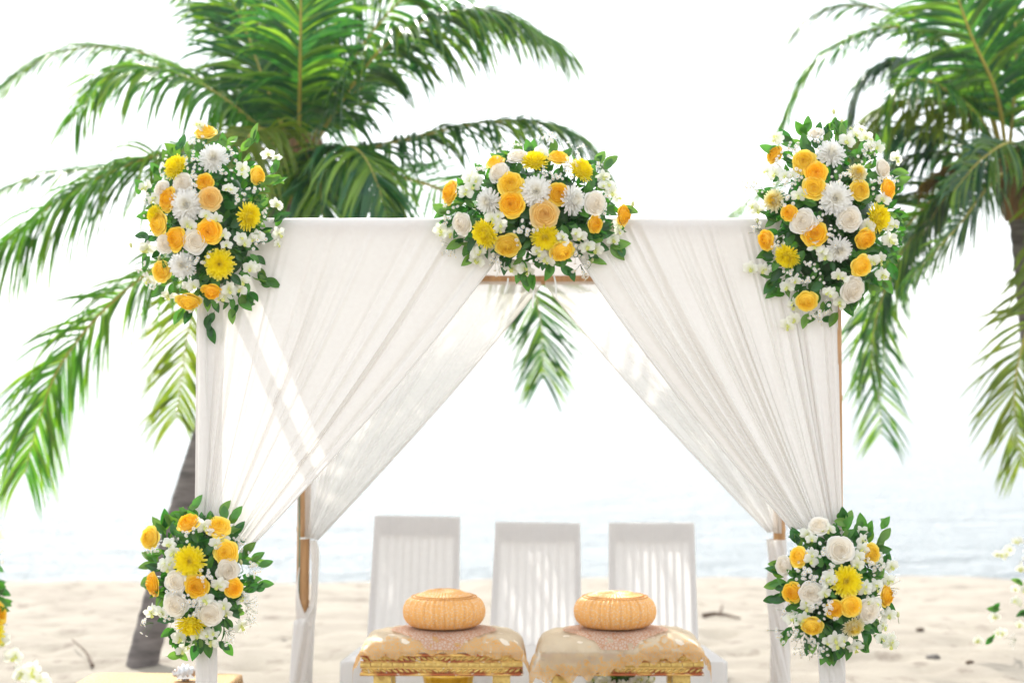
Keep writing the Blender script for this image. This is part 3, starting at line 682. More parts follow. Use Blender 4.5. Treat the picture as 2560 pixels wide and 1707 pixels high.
def bouquet(label, ox, oy, sc, cx, cy, hw, hh, depth, dome, roses, mums, orchids, buds, daisies, leaves, seed, nleaf=230, name='flower_arrangement'):
    rnd = random.Random(seed); k = depth / F / sc
    loc = P(ox + cx / sc, oy + cy / sc, depth + dome * .8)
    t = thing(name, label, 'flower arrangement', loc, 0)
    W, Hh = hw * k, hh * k
    def surf(x, y, q=1.0):
        lx, lz = (x - cx) * k, -(y - cy) * k
        rr = (lx / W) ** 2 + (lz / Hh) ** 2
        dz = dome * math.sqrt(max(.02, 1 - min(rr, .98))) * q
        n = Vector((lx / W ** 2 , -dz / dome ** 2 * .9, lz / Hh ** 2)).normalized()
        return Vector((lx, -dz, lz)), n, rr
    def q_of(n, roll):
        return (n.to_track_quat('Z', 'Y').to_matrix() @ Matrix.Rotation(roll, 3, 'Z')).to_quaternion()
    view = Vector((0, -1, 0))
    occ = []
    for (x, y, dia, c, *dv) in roses:
        p, n, rr = surf(x, y)
        n = (n * .75 + view * .6).normalized()
        if dv: n = (view * .55 + Vector((dv[0], 0, -dv[1]))).normalized()
        s = dia * k * .5 * 1.06
        link('rose', rnd.choice(ROSE[c]), t, p + n * s * .25, q_of(n, rnd.random() * 6), s, label=LAB[c]); occ.append((x, y, dia * .5))
    for (x, y, dia, c, *dv) in mums:
        p, n, rr = surf(x, y); n = (n * .6 + view * .7).normalized()
        if dv: n = (view * .6 + Vector((dv[0], 0, -dv[1]))).normalized()
        s = dia * k * .5 * 1.08
        link('chrysanthemum', rnd.choice(MUM[c]), t, p + n * s * .1, q_of(n, rnd.random() * 6), s, label=LABM[c]); occ.append((x, y, dia * .5))
    for (x, y) in orchids:
        for e in range(2):
            xx, yy = x + (rnd.gauss(0, 26) * sc / 2.9 if e else 0), y + (rnd.gauss(0, 26) * sc / 2.9 if e else 0)
            p, n, rr = surf(xx, yy, 1.02); n = (n * .4 + view * .8 + Vector([rnd.uniform(-.5, .5) for _ in range(3)])).normalized()
            s = rnd.uniform(.029, .036) * (.8 if e else 1)
            link('orchid', rnd.choice(ORC), t, p + Vector((0, -.012, 0)), q_of(n, rnd.uniform(-.6, .6)), s)
    for (x, y) in buds:
        p, n, rr = surf(x, y)
        link('orchid_bud', BUD, t, p, q_of(Vector((rnd.uniform(-.3, .3), 0, 1)).normalized(), rnd.random() * 6), .024)
    for (x, y) in daisies:
        p, n, rr = surf(x, y, 1.04); n = (n * .7 + view * .5 + Vector((0, 0, .1))).normalized()
        link('daisy_sprig', rnd.choice(DAISY), t, p + n * .006, q_of(n, rnd.random() * 6), rnd.uniform(.036, .046))
    # leaves sticking out, as in the photo; each comes from a little group
    cnt = 0
    def put_leaf(p, d, nn, L, ton):
        nn = (nn - d * nn.dot(d)).normalized(); s_ = d.cross(nn)
        Mx = Matrix((s_, d, nn)).transposed()
        link('leaf', rnd.choice(LEAF[ton]), t, p, Mx.to_quaternion(), L)
    for (x, y) in leaves:
        lx, lz = (x - cx) * k, -(y - cy) * k; rad = Vector((lx / W, 0, lz / Hh)); rad = Vector((lx, 0, lz)).normalized() * .7 + Vector((rnd.uniform(-.4, .4), rnd.uniform(-.3, .25), rnd.uniform(-.4, .4)))
        for e in range(2):
            d = (rad + Vector((rnd.uniform(-.6, .6), rnd.uniform(-.3, .3), rnd.uniform(-.6, .6))) * e).normalized()
            L = rnd.uniform(.060, .082) * (1 if not e else .85)
            p, n, rr = surf(x, y, .9); p = p - d * L * (.5 if not e else .8)
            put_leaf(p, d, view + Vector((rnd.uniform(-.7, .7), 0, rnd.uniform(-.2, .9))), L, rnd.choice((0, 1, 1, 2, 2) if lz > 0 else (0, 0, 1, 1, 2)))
            cnt += 1
    for i in range(4000):
        if cnt >= nleaf: break
        a = rnd.random() * 6.283; r_ = math.sqrt(rnd.random()) * 1.0
        r_ *= 1 + .06 * math.sin(3 * a + seed) + .05 * math.sin(5 * a + seed * 2)
        x, y = cx + hw * r_ * math.cos(a) * .93, cy + hh * r_ * math.sin(a) * .93
        near = any((x - fx) ** 2 + (y - fy) ** 2 < (fr_ * .72) ** 2 for fx, fy, fr_ in occ)
        if near: continue
        p, n, rr = surf(x, y, rnd.uniform(.72, .98)); L = rnd.uniform(.040, .066)
        tan = Vector((rnd.gauss(0, 1), rnd.gauss(0, .5), rnd.gauss(0, 1))); tan = (tan - n * tan.dot(n)).normalized()
        radv = Vector((math.cos(a), 0, -math.sin(a)))
        d = (tan * .6 + radv * (.3 + .6 * r_) + n * .25).normalized()
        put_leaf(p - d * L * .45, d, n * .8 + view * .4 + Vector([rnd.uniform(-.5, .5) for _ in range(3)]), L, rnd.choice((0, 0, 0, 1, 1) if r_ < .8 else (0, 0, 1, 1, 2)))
        cnt += 1
    # inner mass of greenery: small leaves in one mesh, filling the body of the bouquet
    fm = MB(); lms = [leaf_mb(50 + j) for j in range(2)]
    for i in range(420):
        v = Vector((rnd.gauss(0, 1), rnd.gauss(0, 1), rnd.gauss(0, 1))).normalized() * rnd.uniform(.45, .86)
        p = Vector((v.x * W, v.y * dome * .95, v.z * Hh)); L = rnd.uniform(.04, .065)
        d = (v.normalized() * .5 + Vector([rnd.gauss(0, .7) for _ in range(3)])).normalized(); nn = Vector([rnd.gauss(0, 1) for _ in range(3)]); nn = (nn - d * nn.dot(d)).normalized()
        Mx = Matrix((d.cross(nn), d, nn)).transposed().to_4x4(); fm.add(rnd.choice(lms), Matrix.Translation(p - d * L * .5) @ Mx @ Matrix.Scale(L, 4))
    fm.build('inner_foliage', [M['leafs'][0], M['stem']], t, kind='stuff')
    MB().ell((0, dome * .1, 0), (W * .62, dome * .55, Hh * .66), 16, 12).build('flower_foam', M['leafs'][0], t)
    return t

bouquet('large oval flowers on the upper left arch corner, two white mums stacked in the middle', 310, 280, 2.704, 590, 770, 450, 620, 7.5, .15,
 [(558,150,130,'o',0,-.7),(585,497,110,'O'),(625,608,140,'p'),(912,440,115,'o',.7,0),(342,610,150,'O',-.5,-.1),(278,770,150,'o',-.5,0),(398,875,145,'O',-.3,0),(617,828,155,'O'),(283,1088,135,'o',-.3,.1),(457,1275,150,'o',0,.9),(620,1218,120,'O',0,.6),
  (435,505,125,'w'),(290,540,110,'w'),(525,890,150,'w'),(320,905,120,'w')],
 [(635,330,205,'w'),(462,650,235,'w'),(430,1050,190,'w'),(385,390,195,'y',-.6,-.5),(245,710,150,'y',-.6,0),(865,720,200,'y',.8,.1),(680,1045,215,'y')],
 [(1045,625),(985,285),(830,390),(760,540),(600,720),(715,850),(165,505),(165,930),(1060,830),(850,900),(500,1190),(700,1260),(170,1140),(480,1330),(240,590),(880,1070),(830,1160),(310,1250),(520,85),(470,775),(740,1220),(930,860)],
 [(45,905),(260,1000)],
 [(510,330),(510,430),(520,225),(885,560),(800,590),(965,720),(130,1080),(200,1165),(490,1060),(750,290),(910,900),(525,540),(560,1010),(300,400),(720,440),(160,640)],
 [(400,190),(900,130),(1070,470),(1045,350),(1075,710),(120,840),(145,1030),(225,1220),(950,1140),(1015,1165),(825,1310),(370,1395),(575,1440),(595,1520),(430,1390),(290,310),(140,700),(330,250),(860,200),(680,190),(740,190),(985,860),(640,1320),(740,1390),(215,380),(1010,450),(105,490)], 5, 250)
bouquet('wide flowers at the middle of the front beam, three white mums in a row', 1060, 310, 3.484, 960, 760, 780, 540, 7.5, .15,
 [(755,555,195,'o'),(762,728,205,'O'),(1043,815,220,'p'),(1165,640,170,'O'),(625,365,150,'o',-.3,-.6),(1165,325,165,'o',.1,-.7),(240,610,190,'O',-.9,-.2),(1478,893,145,'O',.5,.1),(1727,800,165,'O',.9,.1),(725,1070,195,'o',0,.3),(1195,1110,190,'o',.2,.5),
  (815,310,170,'w',-.1,-.7),(660,455,170,'w',-.3,-.2),(340,885,185,'w',-.5,.1),(1475,715,190,'w',.3,0)],
 [(570,700,250,'w',-.4,.1),(975,620,290,'w'),(1280,690,270,'w',.6,0),(965,360,250,'y',0,-.8),(1360,430,250,'y',.6,-.6),(540,970,270,'y',-.6,.3),(1050,1005,260,'y',0,.3)],
 [(400,480),(420,560),(360,620),(130,930),(460,1130),(660,900),(590,850),(1020,250),(1560,470),(1600,540),(1650,1020),(1420,1085),(1200,1040),(1500,1100),(1000,1140),(1050,1190),(1700,890),(870,1270),(760,1270),(1350,1000),(470,1210),(230,960),(1640,610)],
 [(1470,1200),(1830,700)],
 [(740,220),(730,340),(470,410),(1070,110),(1340,220),(1060,480),(1120,500),(1310,400),(860,930),(870,990),(610,1210),(220,1100),(1590,640),(1390,1280),(1220,430),(1540,385),(980,1190),(1330,1150),(1560,800),(230,800),(1090,150),(660,1230)],
 [(910,210),(955,200),(1140,190),(1240,270),(1440,350),(1550,290),(1640,320),(1570,550),(150,770),(130,740),(370,1190),(360,1100),(1290,1320),(830,1330),(890,1410),(945,1380),(1090,1290),(1720,1060),(1690,1130),(1520,1210),(1560,980),(730,270),(820,210),(330,520),(260,720),(1800,760),(700,1240),(260,1060),(1460,430)], 6, 270)
bouquet('largest flowers, on the upper right arch corner, three golden roses stacked beside white mum', 1840, 260, 2.704, 620, 800, 490, 680, 7.5, .16,
 [(258,345,120,'O',-.7,-.3),(430,412,150,'o'),(500,490,140,'O'),(485,590,145,'o'),(790,605,125,'o'),(985,590,135,'O',.6,0),(328,755,105,'O',-.3,0),(487,900,155,'O'),(190,930,130,'O',-.7,.2),(825,925,130,'O',.2,.3),(803,1108,135,'o',.2,.2),(455,1338,130,'o',-.1,.3),
  (960,450,120,'w',.5,-.1),(420,820,160,'w',-.3,-.1),(715,800,150,'w'),(745,1265,165,'w',.3,.2),(520,215,100,'w',-.2,-.7)],
 [(605,360,205,'w',0,-.3),(628,665,235,'w'),(650,1000,185,'w',.1,.3),(780,490,145,'c',.2,-.3),(235,665,165,'c',-.6,0),(915,790,205,'y',.5,0),(320,1040,190,'y',-.5,.6)],
 [(260,220),(240,480),(300,500),(380,640),(720,260),(790,210),(870,220),(950,290),(1080,370),(130,720),(490,990),(560,1050),(840,850),(960,660),(940,1080),(970,1170),(1010,930),(1040,830),(80,1120),(170,1130),(610,1300),(670,1370),(380,1380),(380,1460),(330,1500),(320,1250),(650,1180),(890,1080)],
 [(655,45),(712,115),(770,170),(130,790)],
 [(350,310),(380,350),(80,545),(400,530),(310,640),(830,360),(540,270),(660,510),(540,790),(650,860),(600,930),(130,860),(260,950),(480,1200),(480,1110),(330,1150),(560,1400),(530,1440),(1050,540),(910,560),(260,420),(290,560),(880,330),(140,560)],
 [(320,220),(430,160),(480,130),(655,130),(600,190),(205,305),(1115,460),(1120,520),(1090,560),(1115,745),(1070,810),(1040,1045),(1060,1140),(1020,1240),(900,1220),(220,1240),(180,1020),(250,1165),(460,1480),(650,1470),(740,1390),(770,1370),(160,610),(960,265),(440,260),(240,1290),(710,160),(190,760),(1090,920)], 7, 280)
bouquet('small flower arrangement low on the left front post, big yellow mum among golden roses', 330, 1210, 3.155, 540, 740, 400, 560, 7.5, .13,
 [(475,300,165,'O',-.2,-.6),(705,335,180,'o',.1,-.5),(155,415,155,'o',-.3,-.1),(775,515,175,'o',0,0),(555,775,165,'O'),(825,795,135,'O'),(210,770,180,'O',-.9,.1),
  (785,650,165,'w',.2,.1),(390,740,160,'w'),(390,920,180,'w'),(650,985,185,'w')],
 [(495,580,265,'y'),(500,1070,240,'y',0,.9)],
 [(325,450),(350,520),(300,600),(320,640),(600,310),(720,770),(625,880),(160,1010),(260,990),(400,1190),(450,1260),(560,1160),(650,1240),(620,1160),(870,1120),(890,890),(700,450),(760,930)],
 [(880,600)],
 [(670,390),(850,440),(210,500),(640,690),(600,730),(400,820),(510,920),(530,890),(970,640),(970,700),(880,880),(120,1110),(340,1030),(770,1180),(800,1190),(950,1010),(930,1070),(570,970),(470,390),(940,950),(880,490)],
 [(520,130),(740,180),(840,220),(860,340),(260,260),(210,310),(145,555),(115,640),(105,765),(185,640),(930,500),(1000,570),(1070,625),(970,740),(1070,785),(960,810),(830,990),(780,1100),(280,1170),(370,1290),(390,1350),(500,1310),(550,1270),(760,1300),(600,1300),(400,230),(430,220),(310,280),(640,240)], 8, 210)
bouquet('small flower arrangement low on the right front post, cream rose above the yellow mum', 1880, 1240, 3.3575, 660, 760, 460, 590, 7.5, .13,
 [(370,490,160,'o',-.5,-.1),(965,465,160,'o',.3,-.1),(310,785,150,'O',-.2,0),(650,915,135,'O'),(780,885,165,'o'),(1100,825,160,'O',.7,0),(470,1050,165,'o',-.1,.4),
  (545,245,170,'w',-.1,-.6),(695,425,210,'w'),(255,570,150,'w',-.6,0),(455,780,175,'w'),(930,930,190,'w',.2,.1)],
 [(745,680,270,'y'),(810,1060,205,'c',.2,.5)],
 [(900,350),(850,480),(840,540),(1050,560),(1165,580),(455,510),(600,650),(560,780),(900,760),(1005,720),(1000,870),(1130,700),(1140,990),(1080,1190),(1160,1240),(660,1170),(680,1220),(400,1000),(300,1000),(420,900),(620,260),(850,1260),(440,300),(1090,1080)],
 [(740,1240),(1225,990)],
 [(570,420),(640,530),(410,580),(450,650),(510,680),(390,660),(560,880),(500,900),(590,930),(260,960),(380,1100),(480,1170),(440,1300),(520,1300),(560,1240),(1010,570),(960,580),(1180,760),(210,1150),(1010,1000),(430,1180),(370,1190)],
 [(760,140),(820,160),(1120,210),(1120,315),(990,270),(920,210),(1080,390),(1100,440),(1145,505),(355,315),(430,340),(175,610),(150,740),(140,860),(200,850),(260,1190),(640,1350),(680,1350),(800,1310),(940,1280),(950,1240),(590,1290),(490,1240),(1090,1220),(1140,920),(930,1100),(1010,1090),(720,1310),(330,900),(190,560),(790,220)], 9, 220)
# nearer, out of focus flower stands at both picture borders
def side_stand(label, ox, d, roses, mums, orchids, daisies, leaves, seed, cx, cy, hw, hh, nl):
    b = bouquet(label, 0, 0, 1, cx, cy, hw, hh, d, .12, roses, mums, orchids, [], daisies, leaves, seed, nl)
    zt_ = b.location.z
    o = MB().tube([(0, 0, 0), (0, 0, zt_ * .5), (0, 0, zt_)], .035, 14).build('flower_stand', M['cloth']); o.location = (b.location.x, b.location.y + .04, 0)
    tag(o, 'slim white post carrying the ' + ('left' if cx < 1000 else 'right') + ' border flower arrangement', 'stand')
    return b
side_stand('blurred flower arrangement cut by the left border, yellow mum above white orchids', 0, 5.8,
   [(2, 1530, 60, 'O', .8, 0)], [(-22, 1570, 110, 'y')], [(40, 1640), (90, 1670), (10, 1600), (-60, 1500), (0, 1330), (60, 1680), (110, 1700)], [(0, 1400), (-30, 1300)],
   [(15, 1500), (5, 1520), (-20, 1380)], 14, -70, 1500, 95, 200, 60)
side_stand('blurred airy sprays of pale orchids cut by the right border', 0, 10.8,
   [(2600, 1500, 80, 'o')], [(2620, 1600, 90, 'c')], [(2520, 1370), (2545, 1350), (2500, 1385), (2550, 1420), (2535, 1500), (2500, 1580), (2545, 1560), (2480, 1540), (2555, 1470), (2440, 1600)], [(2560, 1390), (2530, 1600)],
   [(2330 + 150, 1520), (2540, 1450), (2470, 1600), (2550, 1530)], 15, 2640, 1500, 95, 190, 50)
# ribbons under the middle flowers, white stick
for (a, b, c_) in (((1270, 695), (1262, 735), 'short white ribbon hanging under the middle flowers, leftmost'), ((1333, 700), (1333, 770), 'long white ribbon hanging under the middle flowers, centre one'), ((1385, 690), (1393, 745), 'short white ribbon hanging under the middle flowers, rightmost')):
    p = P(*a, 7.62); q = P(*b, 7.62); wv = Vector((.0035, 0, 0)); dl = q - p
    o = MB().grid(lambda u, v: dl * v + wv * (u * 2 - 1) + Vector((.002 * math.sin(v * 5), .003 * math.sin(v * 7), 0)), 2, 10).build('ribbon', M['rope_white']); o.location = p
    tag(o, c_, 'ribbon')
p = P(2205, 516, 7.6); o = MB().tube([(0, 0, 0), (.09, 0, -.014)], .0045, 8).build('stick', M['rope_white']); o.location = p; tag(o, 'thin white stick poking out of the upper right flowers', 'stick')

# ------------------------------------------------------------------ chairs
def chair(label, tl, tr_, bl_, br_, d):
    t = thing('chair', label, 'chair', (P((bl_[0] + br_[0]) / 2, 0, d - .3).x, d - .05, 0), 0, 'white covered chairs under the arch')
    o_ = Vector(t.location)
    A, B = P(*tl, d + .10) - o_, P(*tr_, d + .10) - o_; Cc, Dd = P(*bl_, d - .05) - o_, P(*br_, d - .05) - o_
    def at(u, v, off=0): # v 0 top..1 bottom
        p = A.lerp(B, u).lerp(Cc.lerp(Dd, u), v); return p + Vector((0, off, 0))
    v2 = 1.22
    def bar(u0, u1, va, vb, off, th):
        m = MB(); b = 0
        for yy in (off, off + th):
            for (u, v) in ((u0, va), (u1, va), (u1, vb), (u0, vb)): m.v.append(tuple(at(u, v, yy))); m.t.append(0)
        m.f += [(0, 3, 2, 1), (4, 5, 6, 7), (0, 1, 5, 4), (1, 2, 6, 5), (2, 3, 7, 6), (3, 0, 4, 7)]; m.m += [0] * 6
        return m
    def add(m, n_): return m.build(n_, M['chairwood'], t, smooth=False)
    add(bar(0, 1, 0, .165, .004, .028), 'top_rail'); add(bar(0, .07, .167, v2, .004, .028), 'stile'); add(bar(.93, 1, .167, v2, .004, .028), 'stile')
    ns = 9
    for i in range(1, ns):
        u = .07 + .86 * i / ns; add(bar(u - .011, u + .011, .167, 1.1, .006, .016), 'slat')
    add(bar(.07, .93, 1.1, v2, .006, .02), 'bottom_rail')
    cov = MB()
    cov.grid(lambda u, v: at(-.012 + 1.024 * u, -.012 + (v2 + .02) * v, -.004 - .0015 * math.sin(u * 56.5)), 36, 12)
    cov.grid(lambda u, v: at(-.012 + 1.024 * u, -.012, -.004 + .05 * v), 12, 2)
    cov.grid(lambda u, v: at(-.012, -.012 + (v2 + .02) * u, -.004 + .04 * v), 10, 1); cov.grid(lambda u, v: at(1.012, -.012 + (v2 + .02) * u, -.004 + .04 * v), 10, 1)
    cov.build('back_cover', M['chaircloth'], t)
    wd = (Dd - Cc).length; zs = .44
    xs0 = (Cc.x + Dd.x) / 2; yc_ = Cc.y
    def seatf(u, v):
        x = (u - .5) * (wd * 1.24 + .10 * v); return (x + xs0, yc_ - .02 - .48 * v, zs + .014 * math.sin(u * math.pi) * math.sin(v * math.pi) - .02 * (max(0, abs(u - .5) - .42) / .08) ** 2 - .02 * max(0, v - .93) / .07)
    MB().grid(seatf, 24, 16).build('seat_cover', M['chaircloth'], t)
    m = MB(); e = wd * .62
    def skirt(u, v):
        per = [(-e, 0), (-e - .05, -.48), (e + .05, -.48), (e, 0)]; x = u * 3; i = min(int(x), 2); f = x - i
        px = per[i][0] + (per[i + 1][0] - per[i][0]) * f; py = per[i][1] + (per[i + 1][1] - per[i][1]) * f
        return (px * (1 + .02 * v * math.sin(u * 60)) + xs0, yc_ - .02 + py + .012 * v * math.sin(u * 50), zs - .02 - .34 * v)
    m.grid(skirt, 90, 6); m.build('skirt', M['chaircloth'], t)
    for sx in (-1, 1):
        for yy in (-.05, -.46):
            MB().box((xs0 + sx * (e - .05), yc_ + yy, .21), (.035, .035, .44)).build('leg', M['chairwood'], t, smooth=False)
    return t
chair('white slatted chair with fabric cover, leftmost of three, its top slightly higher', (939, 1292), (1148, 1296), (921, 1580), (1144, 1580), 10.6)
chair('white slatted chair with fabric cover, middle of three, between the two golden pillows', (1241, 1308), (1448, 1311), (1226, 1590), (1452, 1590), 10.6)
chair('white slatted chair with fabric cover, rightmost of three, behind the right golden pillow', (1525, 1310), (1733, 1310), (1524, 1590), (1743, 1590), 10.6)

# ------------------------------------------------------------------ golden kneeling stools with cushions, lace and pillows
def leafbead(L, w_, h, ang, flip):
    m = MB(); m.ell((0, 0, 0), (L, h, w_), 8, 6, M4=Matrix.Rotation(ang * flip, 4, 'Y')); return m
def stool(lx, rx, side, seed):
    rnd = random.Random(seed); d = 8.8; zt_ = P(0, 1634, d).z; zb_ = P(0, 1689, d).z
    x0, x1 = P(lx, 0, d).x, P(rx, 0, d).x; wd = x1 - x0; dp = .46; cxx = (x0 + x1) / 2
    t = thing('gilded_stool', 'low gilded carved table under the ' + side + ' golden pillow, ' + ('its front rail mostly bare' if side == 'left' else 'lace hanging over its front left corner'), 'table', (cxx, d + dp / 2, 0), 0, 'gilded carved tables')
    h = zt_ - zb_; zm = (zt_ + zb_) / 2; y0 = -dp / 2
    f = MB()
    f.box((0, 0, zm), (wd - .03, dp - .03, h - .01)); f.box((0, 0, zt_ - .006), (wd, dp, .012), bev=.003); f.box((0, 0, zb_ + .006), (wd, dp, .012), bev=.003)
    f.box((0, y0 + .010, zm + h * .14), (wd - .006, .012, .005)); f.box((0, y0 + .010, zm - h * .14), (wd - .006, .012, .005))
    f.build('apron', M['gilt'], t, smooth=False)
    for zz, nm in ((zm + h * .27, 'upper'), (zm - h * .27, 'lower')):
        m = MB(); n = 27
        for i in range(n):
            x = -wd / 2 + .012 + (wd - .024) * (i + .5) / n
            m.add(leafbead(.0165, .0058, .007, .6, 1 if (x < 0) else -1), Matrix.Translation((x, y0 + .012, zz + rnd.uniform(-.001, .001))))
        for sx in (-1, 1):
            for i in range(20):
                m.add(leafbead(.0135, .0042, .006, .55, 1), Matrix.Translation((sx * (wd / 2 - .012), y0 + .02 + (dp - .04) * (i + .5) / 20, zz)) @ Matrix.Rotation(math.pi / 2, 4, 'Z'))
        m.build('rope_moulding', M['gilt2'], t)
    n = 15; me = MB().box((0, 0, 0), (wd / n * .93, .012, h * .20), bev=.002).mesh('carved_block', M['gilt2'], smooth=False)
    for i in range(n):
        link('carved_block', me, t, (-wd / 2 + wd * (i + .5) / n, y0 + .009 + rnd.uniform(-.0015, .001), zm + rnd.uniform(-.0008, .0008)))
    for sx in (-1, 1):
        for sy in (-1, 1):
            m = MB(); lw = .078; cx_ = sx * (wd / 2 - .058 - lw / 2); cy_ = sy * (dp / 2 - .045 - lw / 2)
            m.box((cx_, cy_, zb_ / 2), (lw, lw, zb_), bev=.006)
            for k in range(9):
                z = zb_ - .02 - k * .05
                for s2 in (-1, 1):
                    m.box((cx_ + s2 * .017, cy_ - lw / 2 - .001, z), (.044, .007, .009), mat4=Matrix.Rotation(-s2 * .8, 3, 'Y').to_4x4())
                    m.box((cx_ + s2 * .010, cy_ - lw / 2 - .001, z - .018), (.024, .007, .007), mat4=Matrix.Rotation(-s2 * .8, 3, 'Y').to_4x4())
            m.build('leg', M['gilt2'], t, smooth=False)
    # cushion
    ch = .072; cw, cd = wd - .012, dp - .02
    def se(a, p): c, s = math.cos(a), math.sin(a); return math.copysign(abs(c) ** p, c), math.copysign(abs(s) ** p, s)
    def topz(x, y):
        ex = min(1, abs(x) / (cw / 2)); ey = min(1, abs(y) / (cd / 2)); return ch * ((1 - ex ** 4.5) ** .45) * ((1 - ey ** 5) ** .45)
    c_ = MB().grid(lambda u, v: ((u - .5) * cw, (v - .5) * cd, topz((u - .5) * cw, (v - .5) * cd) + .006), 40, 26)
    c_.box((0, 0, .004), (cw * .98, cd * .98, .006))
    co = c_.build('cushion', M['cushion']); co.location = (cxx, d + dp / 2, zt_); tag(co, 'ivory satin cushion on the ' + side + ' gilded table', 'cushion', 'ivory cushions')
    # lace cloth over cushion: drapes over the front and hangs at the corners
    corner = {'left': (-1, .6), 'right': (-1, 1.0)}[side]
    lw_, ld_ = cw * 1.24, cd * 1.32
    def sm(a, b, x): q = max(0, min(1, (x - a) / (b - a))); return q * q * (3 - 2 * q)
    def hangf(u):
        if side == 'left': return .018 + .012 * math.sin(u * 9) + .06 * sm(.88, 1, u) + .05 * (1 - sm(0, .1, u))
        return .135 - .10 * sm(.22, .78, u) + .05 * sm(.92, 1, u) + .006 * math.sin(u * 60)
    def lacef(u, v):
        x = (u - .5) * lw_; hg = hangf(u); y0_ = -(cd / 2 + .008) - hg; y = y0_ + v * (cd * .5 + .06 - y0_)
        hang = 0; ox, oy = x, y
        hx, hy = cw / 2 + .006, cd / 2 + .008
        fx = max(0, abs(x) - hx); fy = max(0, -y - hy)
        k = math.sin(u * 37 + seed) * .3 + math.sin(u * 61) * .2
        if fx > 0: ox = math.copysign(hx + fx * .22, x)
        if y < -hy: oy = -(hy + fy * .22)
        if y > hy: oy = hy + (y - hy) * .2
        z = topz(min(max(x, -hx * .985), hx * .985), min(max(y, -hy * .97), hy * .97)) + .010
        z -= (fx * .95 + fy * .85 + (max(0, y - hy)) * .9)
        z += .0035 * math.sin(x * 70 + y * 60 + seed) * (1 + 5 * max(0, -y / hy - .5)) * .6 + .003 * math.sin(x * 31 - y * 45)
        if fy > 0: oy -= .010 * (1 + math.sin(x * 46 + seed)) ; 
        if fx > 0 and fy > 0: ox += math.copysign(.016, x) * math.sin(fx * 30); 
        if side == 'right' and x < -hx * .6 and y < -hy * .3:
            q = min(1, (-x - hx * .6) / (hx * .4)) * min(1, (-y - hy * .3) / (hy * .7)); ox -= .020 * q; oy -= .02 * q
            z += .006 * math.sin((x - y) * 80) * q
        sc_ = .006 * math.sin(u * 150) if v < .02 else 0
        return (ox, oy + sc_, z)
    def ledge(u, v):
        e = min(u, 1 - u) * lw_; g = v * (cd * .5 + .06 + cd / 2 + hangf(u)); return max(0, min(1, 1 - min(e, g, .25) / .13))
    la = MB().grid(lacef, 110, 70, tf=ledge).build('lace_cloth', M['lace']); la.location = (cxx, d + dp / 2, zt_)
    tag(la, 'sheer gold patterned lace cloth draped over the ' + side + ' cushion', 'lace cloth', 'gold edged lace cloths')
    # doily
    px = {'left': P(1110, 0, 9).x, 'right': P(1538, 0, 9).x}[side] - cxx; py = -.01
    rx_, ry_ = .150 * 1.0, .165
    rx_ = .235; ry_ = .185
    def doif(u, v):
        a = u * 2 * math.pi; r_ = .02 + .98 * v; sc_ = 1 + .028 * abs(math.sin(a * 14)) * (v > .9)
        x, y = px + rx_ * 1.0 * r_ * sc_ * math.cos(a) * 1.0, py - .03 + ry_ * r_ * sc_ * math.sin(a)
        return (x, y, topz(x, y) + .0175)
    do = MB().grid(doif, 112, 12, closed=True, tf=lambda u, v: .35 + .65 * v).build('doily', M['doily']); do.location = (cxx, d + dp / 2, zt_)
    tag(do, 'dusky pink scalloped lace doily under the ' + side + ' golden pillow', 'doily', 'lace doilies')
    # pillow
    pr = .130 if False else .184; ph_ = .145
    pil = thing('round_pillow', 'round pleated golden pillow on the ' + side + ' gilded table, ' + ('with a raised puckered top' if side == 'left' else 'with a flat bright top'), 'pillow', (cxx + px, d + dp / 2 + py, zt_ + topz(px, 0) + .019), rnd.random(), 'round golden pillows')
    lift = .012 if side == 'left' else 0
    body = MB(); N = 264
    def bf(u, v):
        a = u * 2 * math.pi; e = (v - .5) * math.pi * .90
        s_ = math.sin(e); c0 = math.cos(e)
        z = ph_ / 2 + s_ * ph_ / 2 * .97
        rr = pr * (.60 + .40 * max(0, c0) ** .80)
        pl_ = (abs(math.sin(a * 24)) ** .6 - .6) * .009 + (.004 * -math.exp(-((math.sin((a * 7 + 1) / 2)) / .06) ** 2))
        rr += pl_ * min(1, c0 * 1.5); return (rr * math.cos(a), rr * math.sin(a), z)
    body.grid(bf, N, 18, closed=True); body.build('pleated_side', M['pillow'], pil)
    top = MB()
    def tf_(u, v):
        a = u * 2 * math.pi; rr = pr * .70 * (1 - v); z = ph_ * .985 + (.018 + lift) * math.sin(min(1, v * 1.1) * math.pi * .5) - .008 * max(0, v - .85) / .15 + .0016 * math.sin(a * 44) * (1 - v) ** .3
        z += .004 * math.exp(-((rr / pr - .42) / .03) ** 2)
        return (rr * math.cos(a), rr * math.sin(a), z)
    top.grid(tf_, 176, 14, closed=True); top.build('top', M['pillow'], pil)
    for rr, z, n_, nm in ((pr * .80, ph_ * .945, 90, 'braid'), (pr * .71, ph_ * .985, 80, 'braid'), (pr * .76, ph_ * .06, 84, 'braid')):
        m = MB()
        for i in range(n_):
            a = i * 2 * math.pi / n_; m.add(leafbead(.0085, .0030, .0030, .6, 1), Matrix.Translation((rr * math.cos(a), rr * math.sin(a), z)) @ Matrix.Rotation(a + math.pi / 2, 4, 'Z'))
        m.build('braid', M['braid'], pil)
    bt = MB().ell((0, 0, ph_ + lift + .010), (.02, .02, .007), 14, 6); bt.build('button', M['goldcloth'], pil)
stool(899, 1308, 'left', 3)
stool(1350, 1761, 'right', 5)
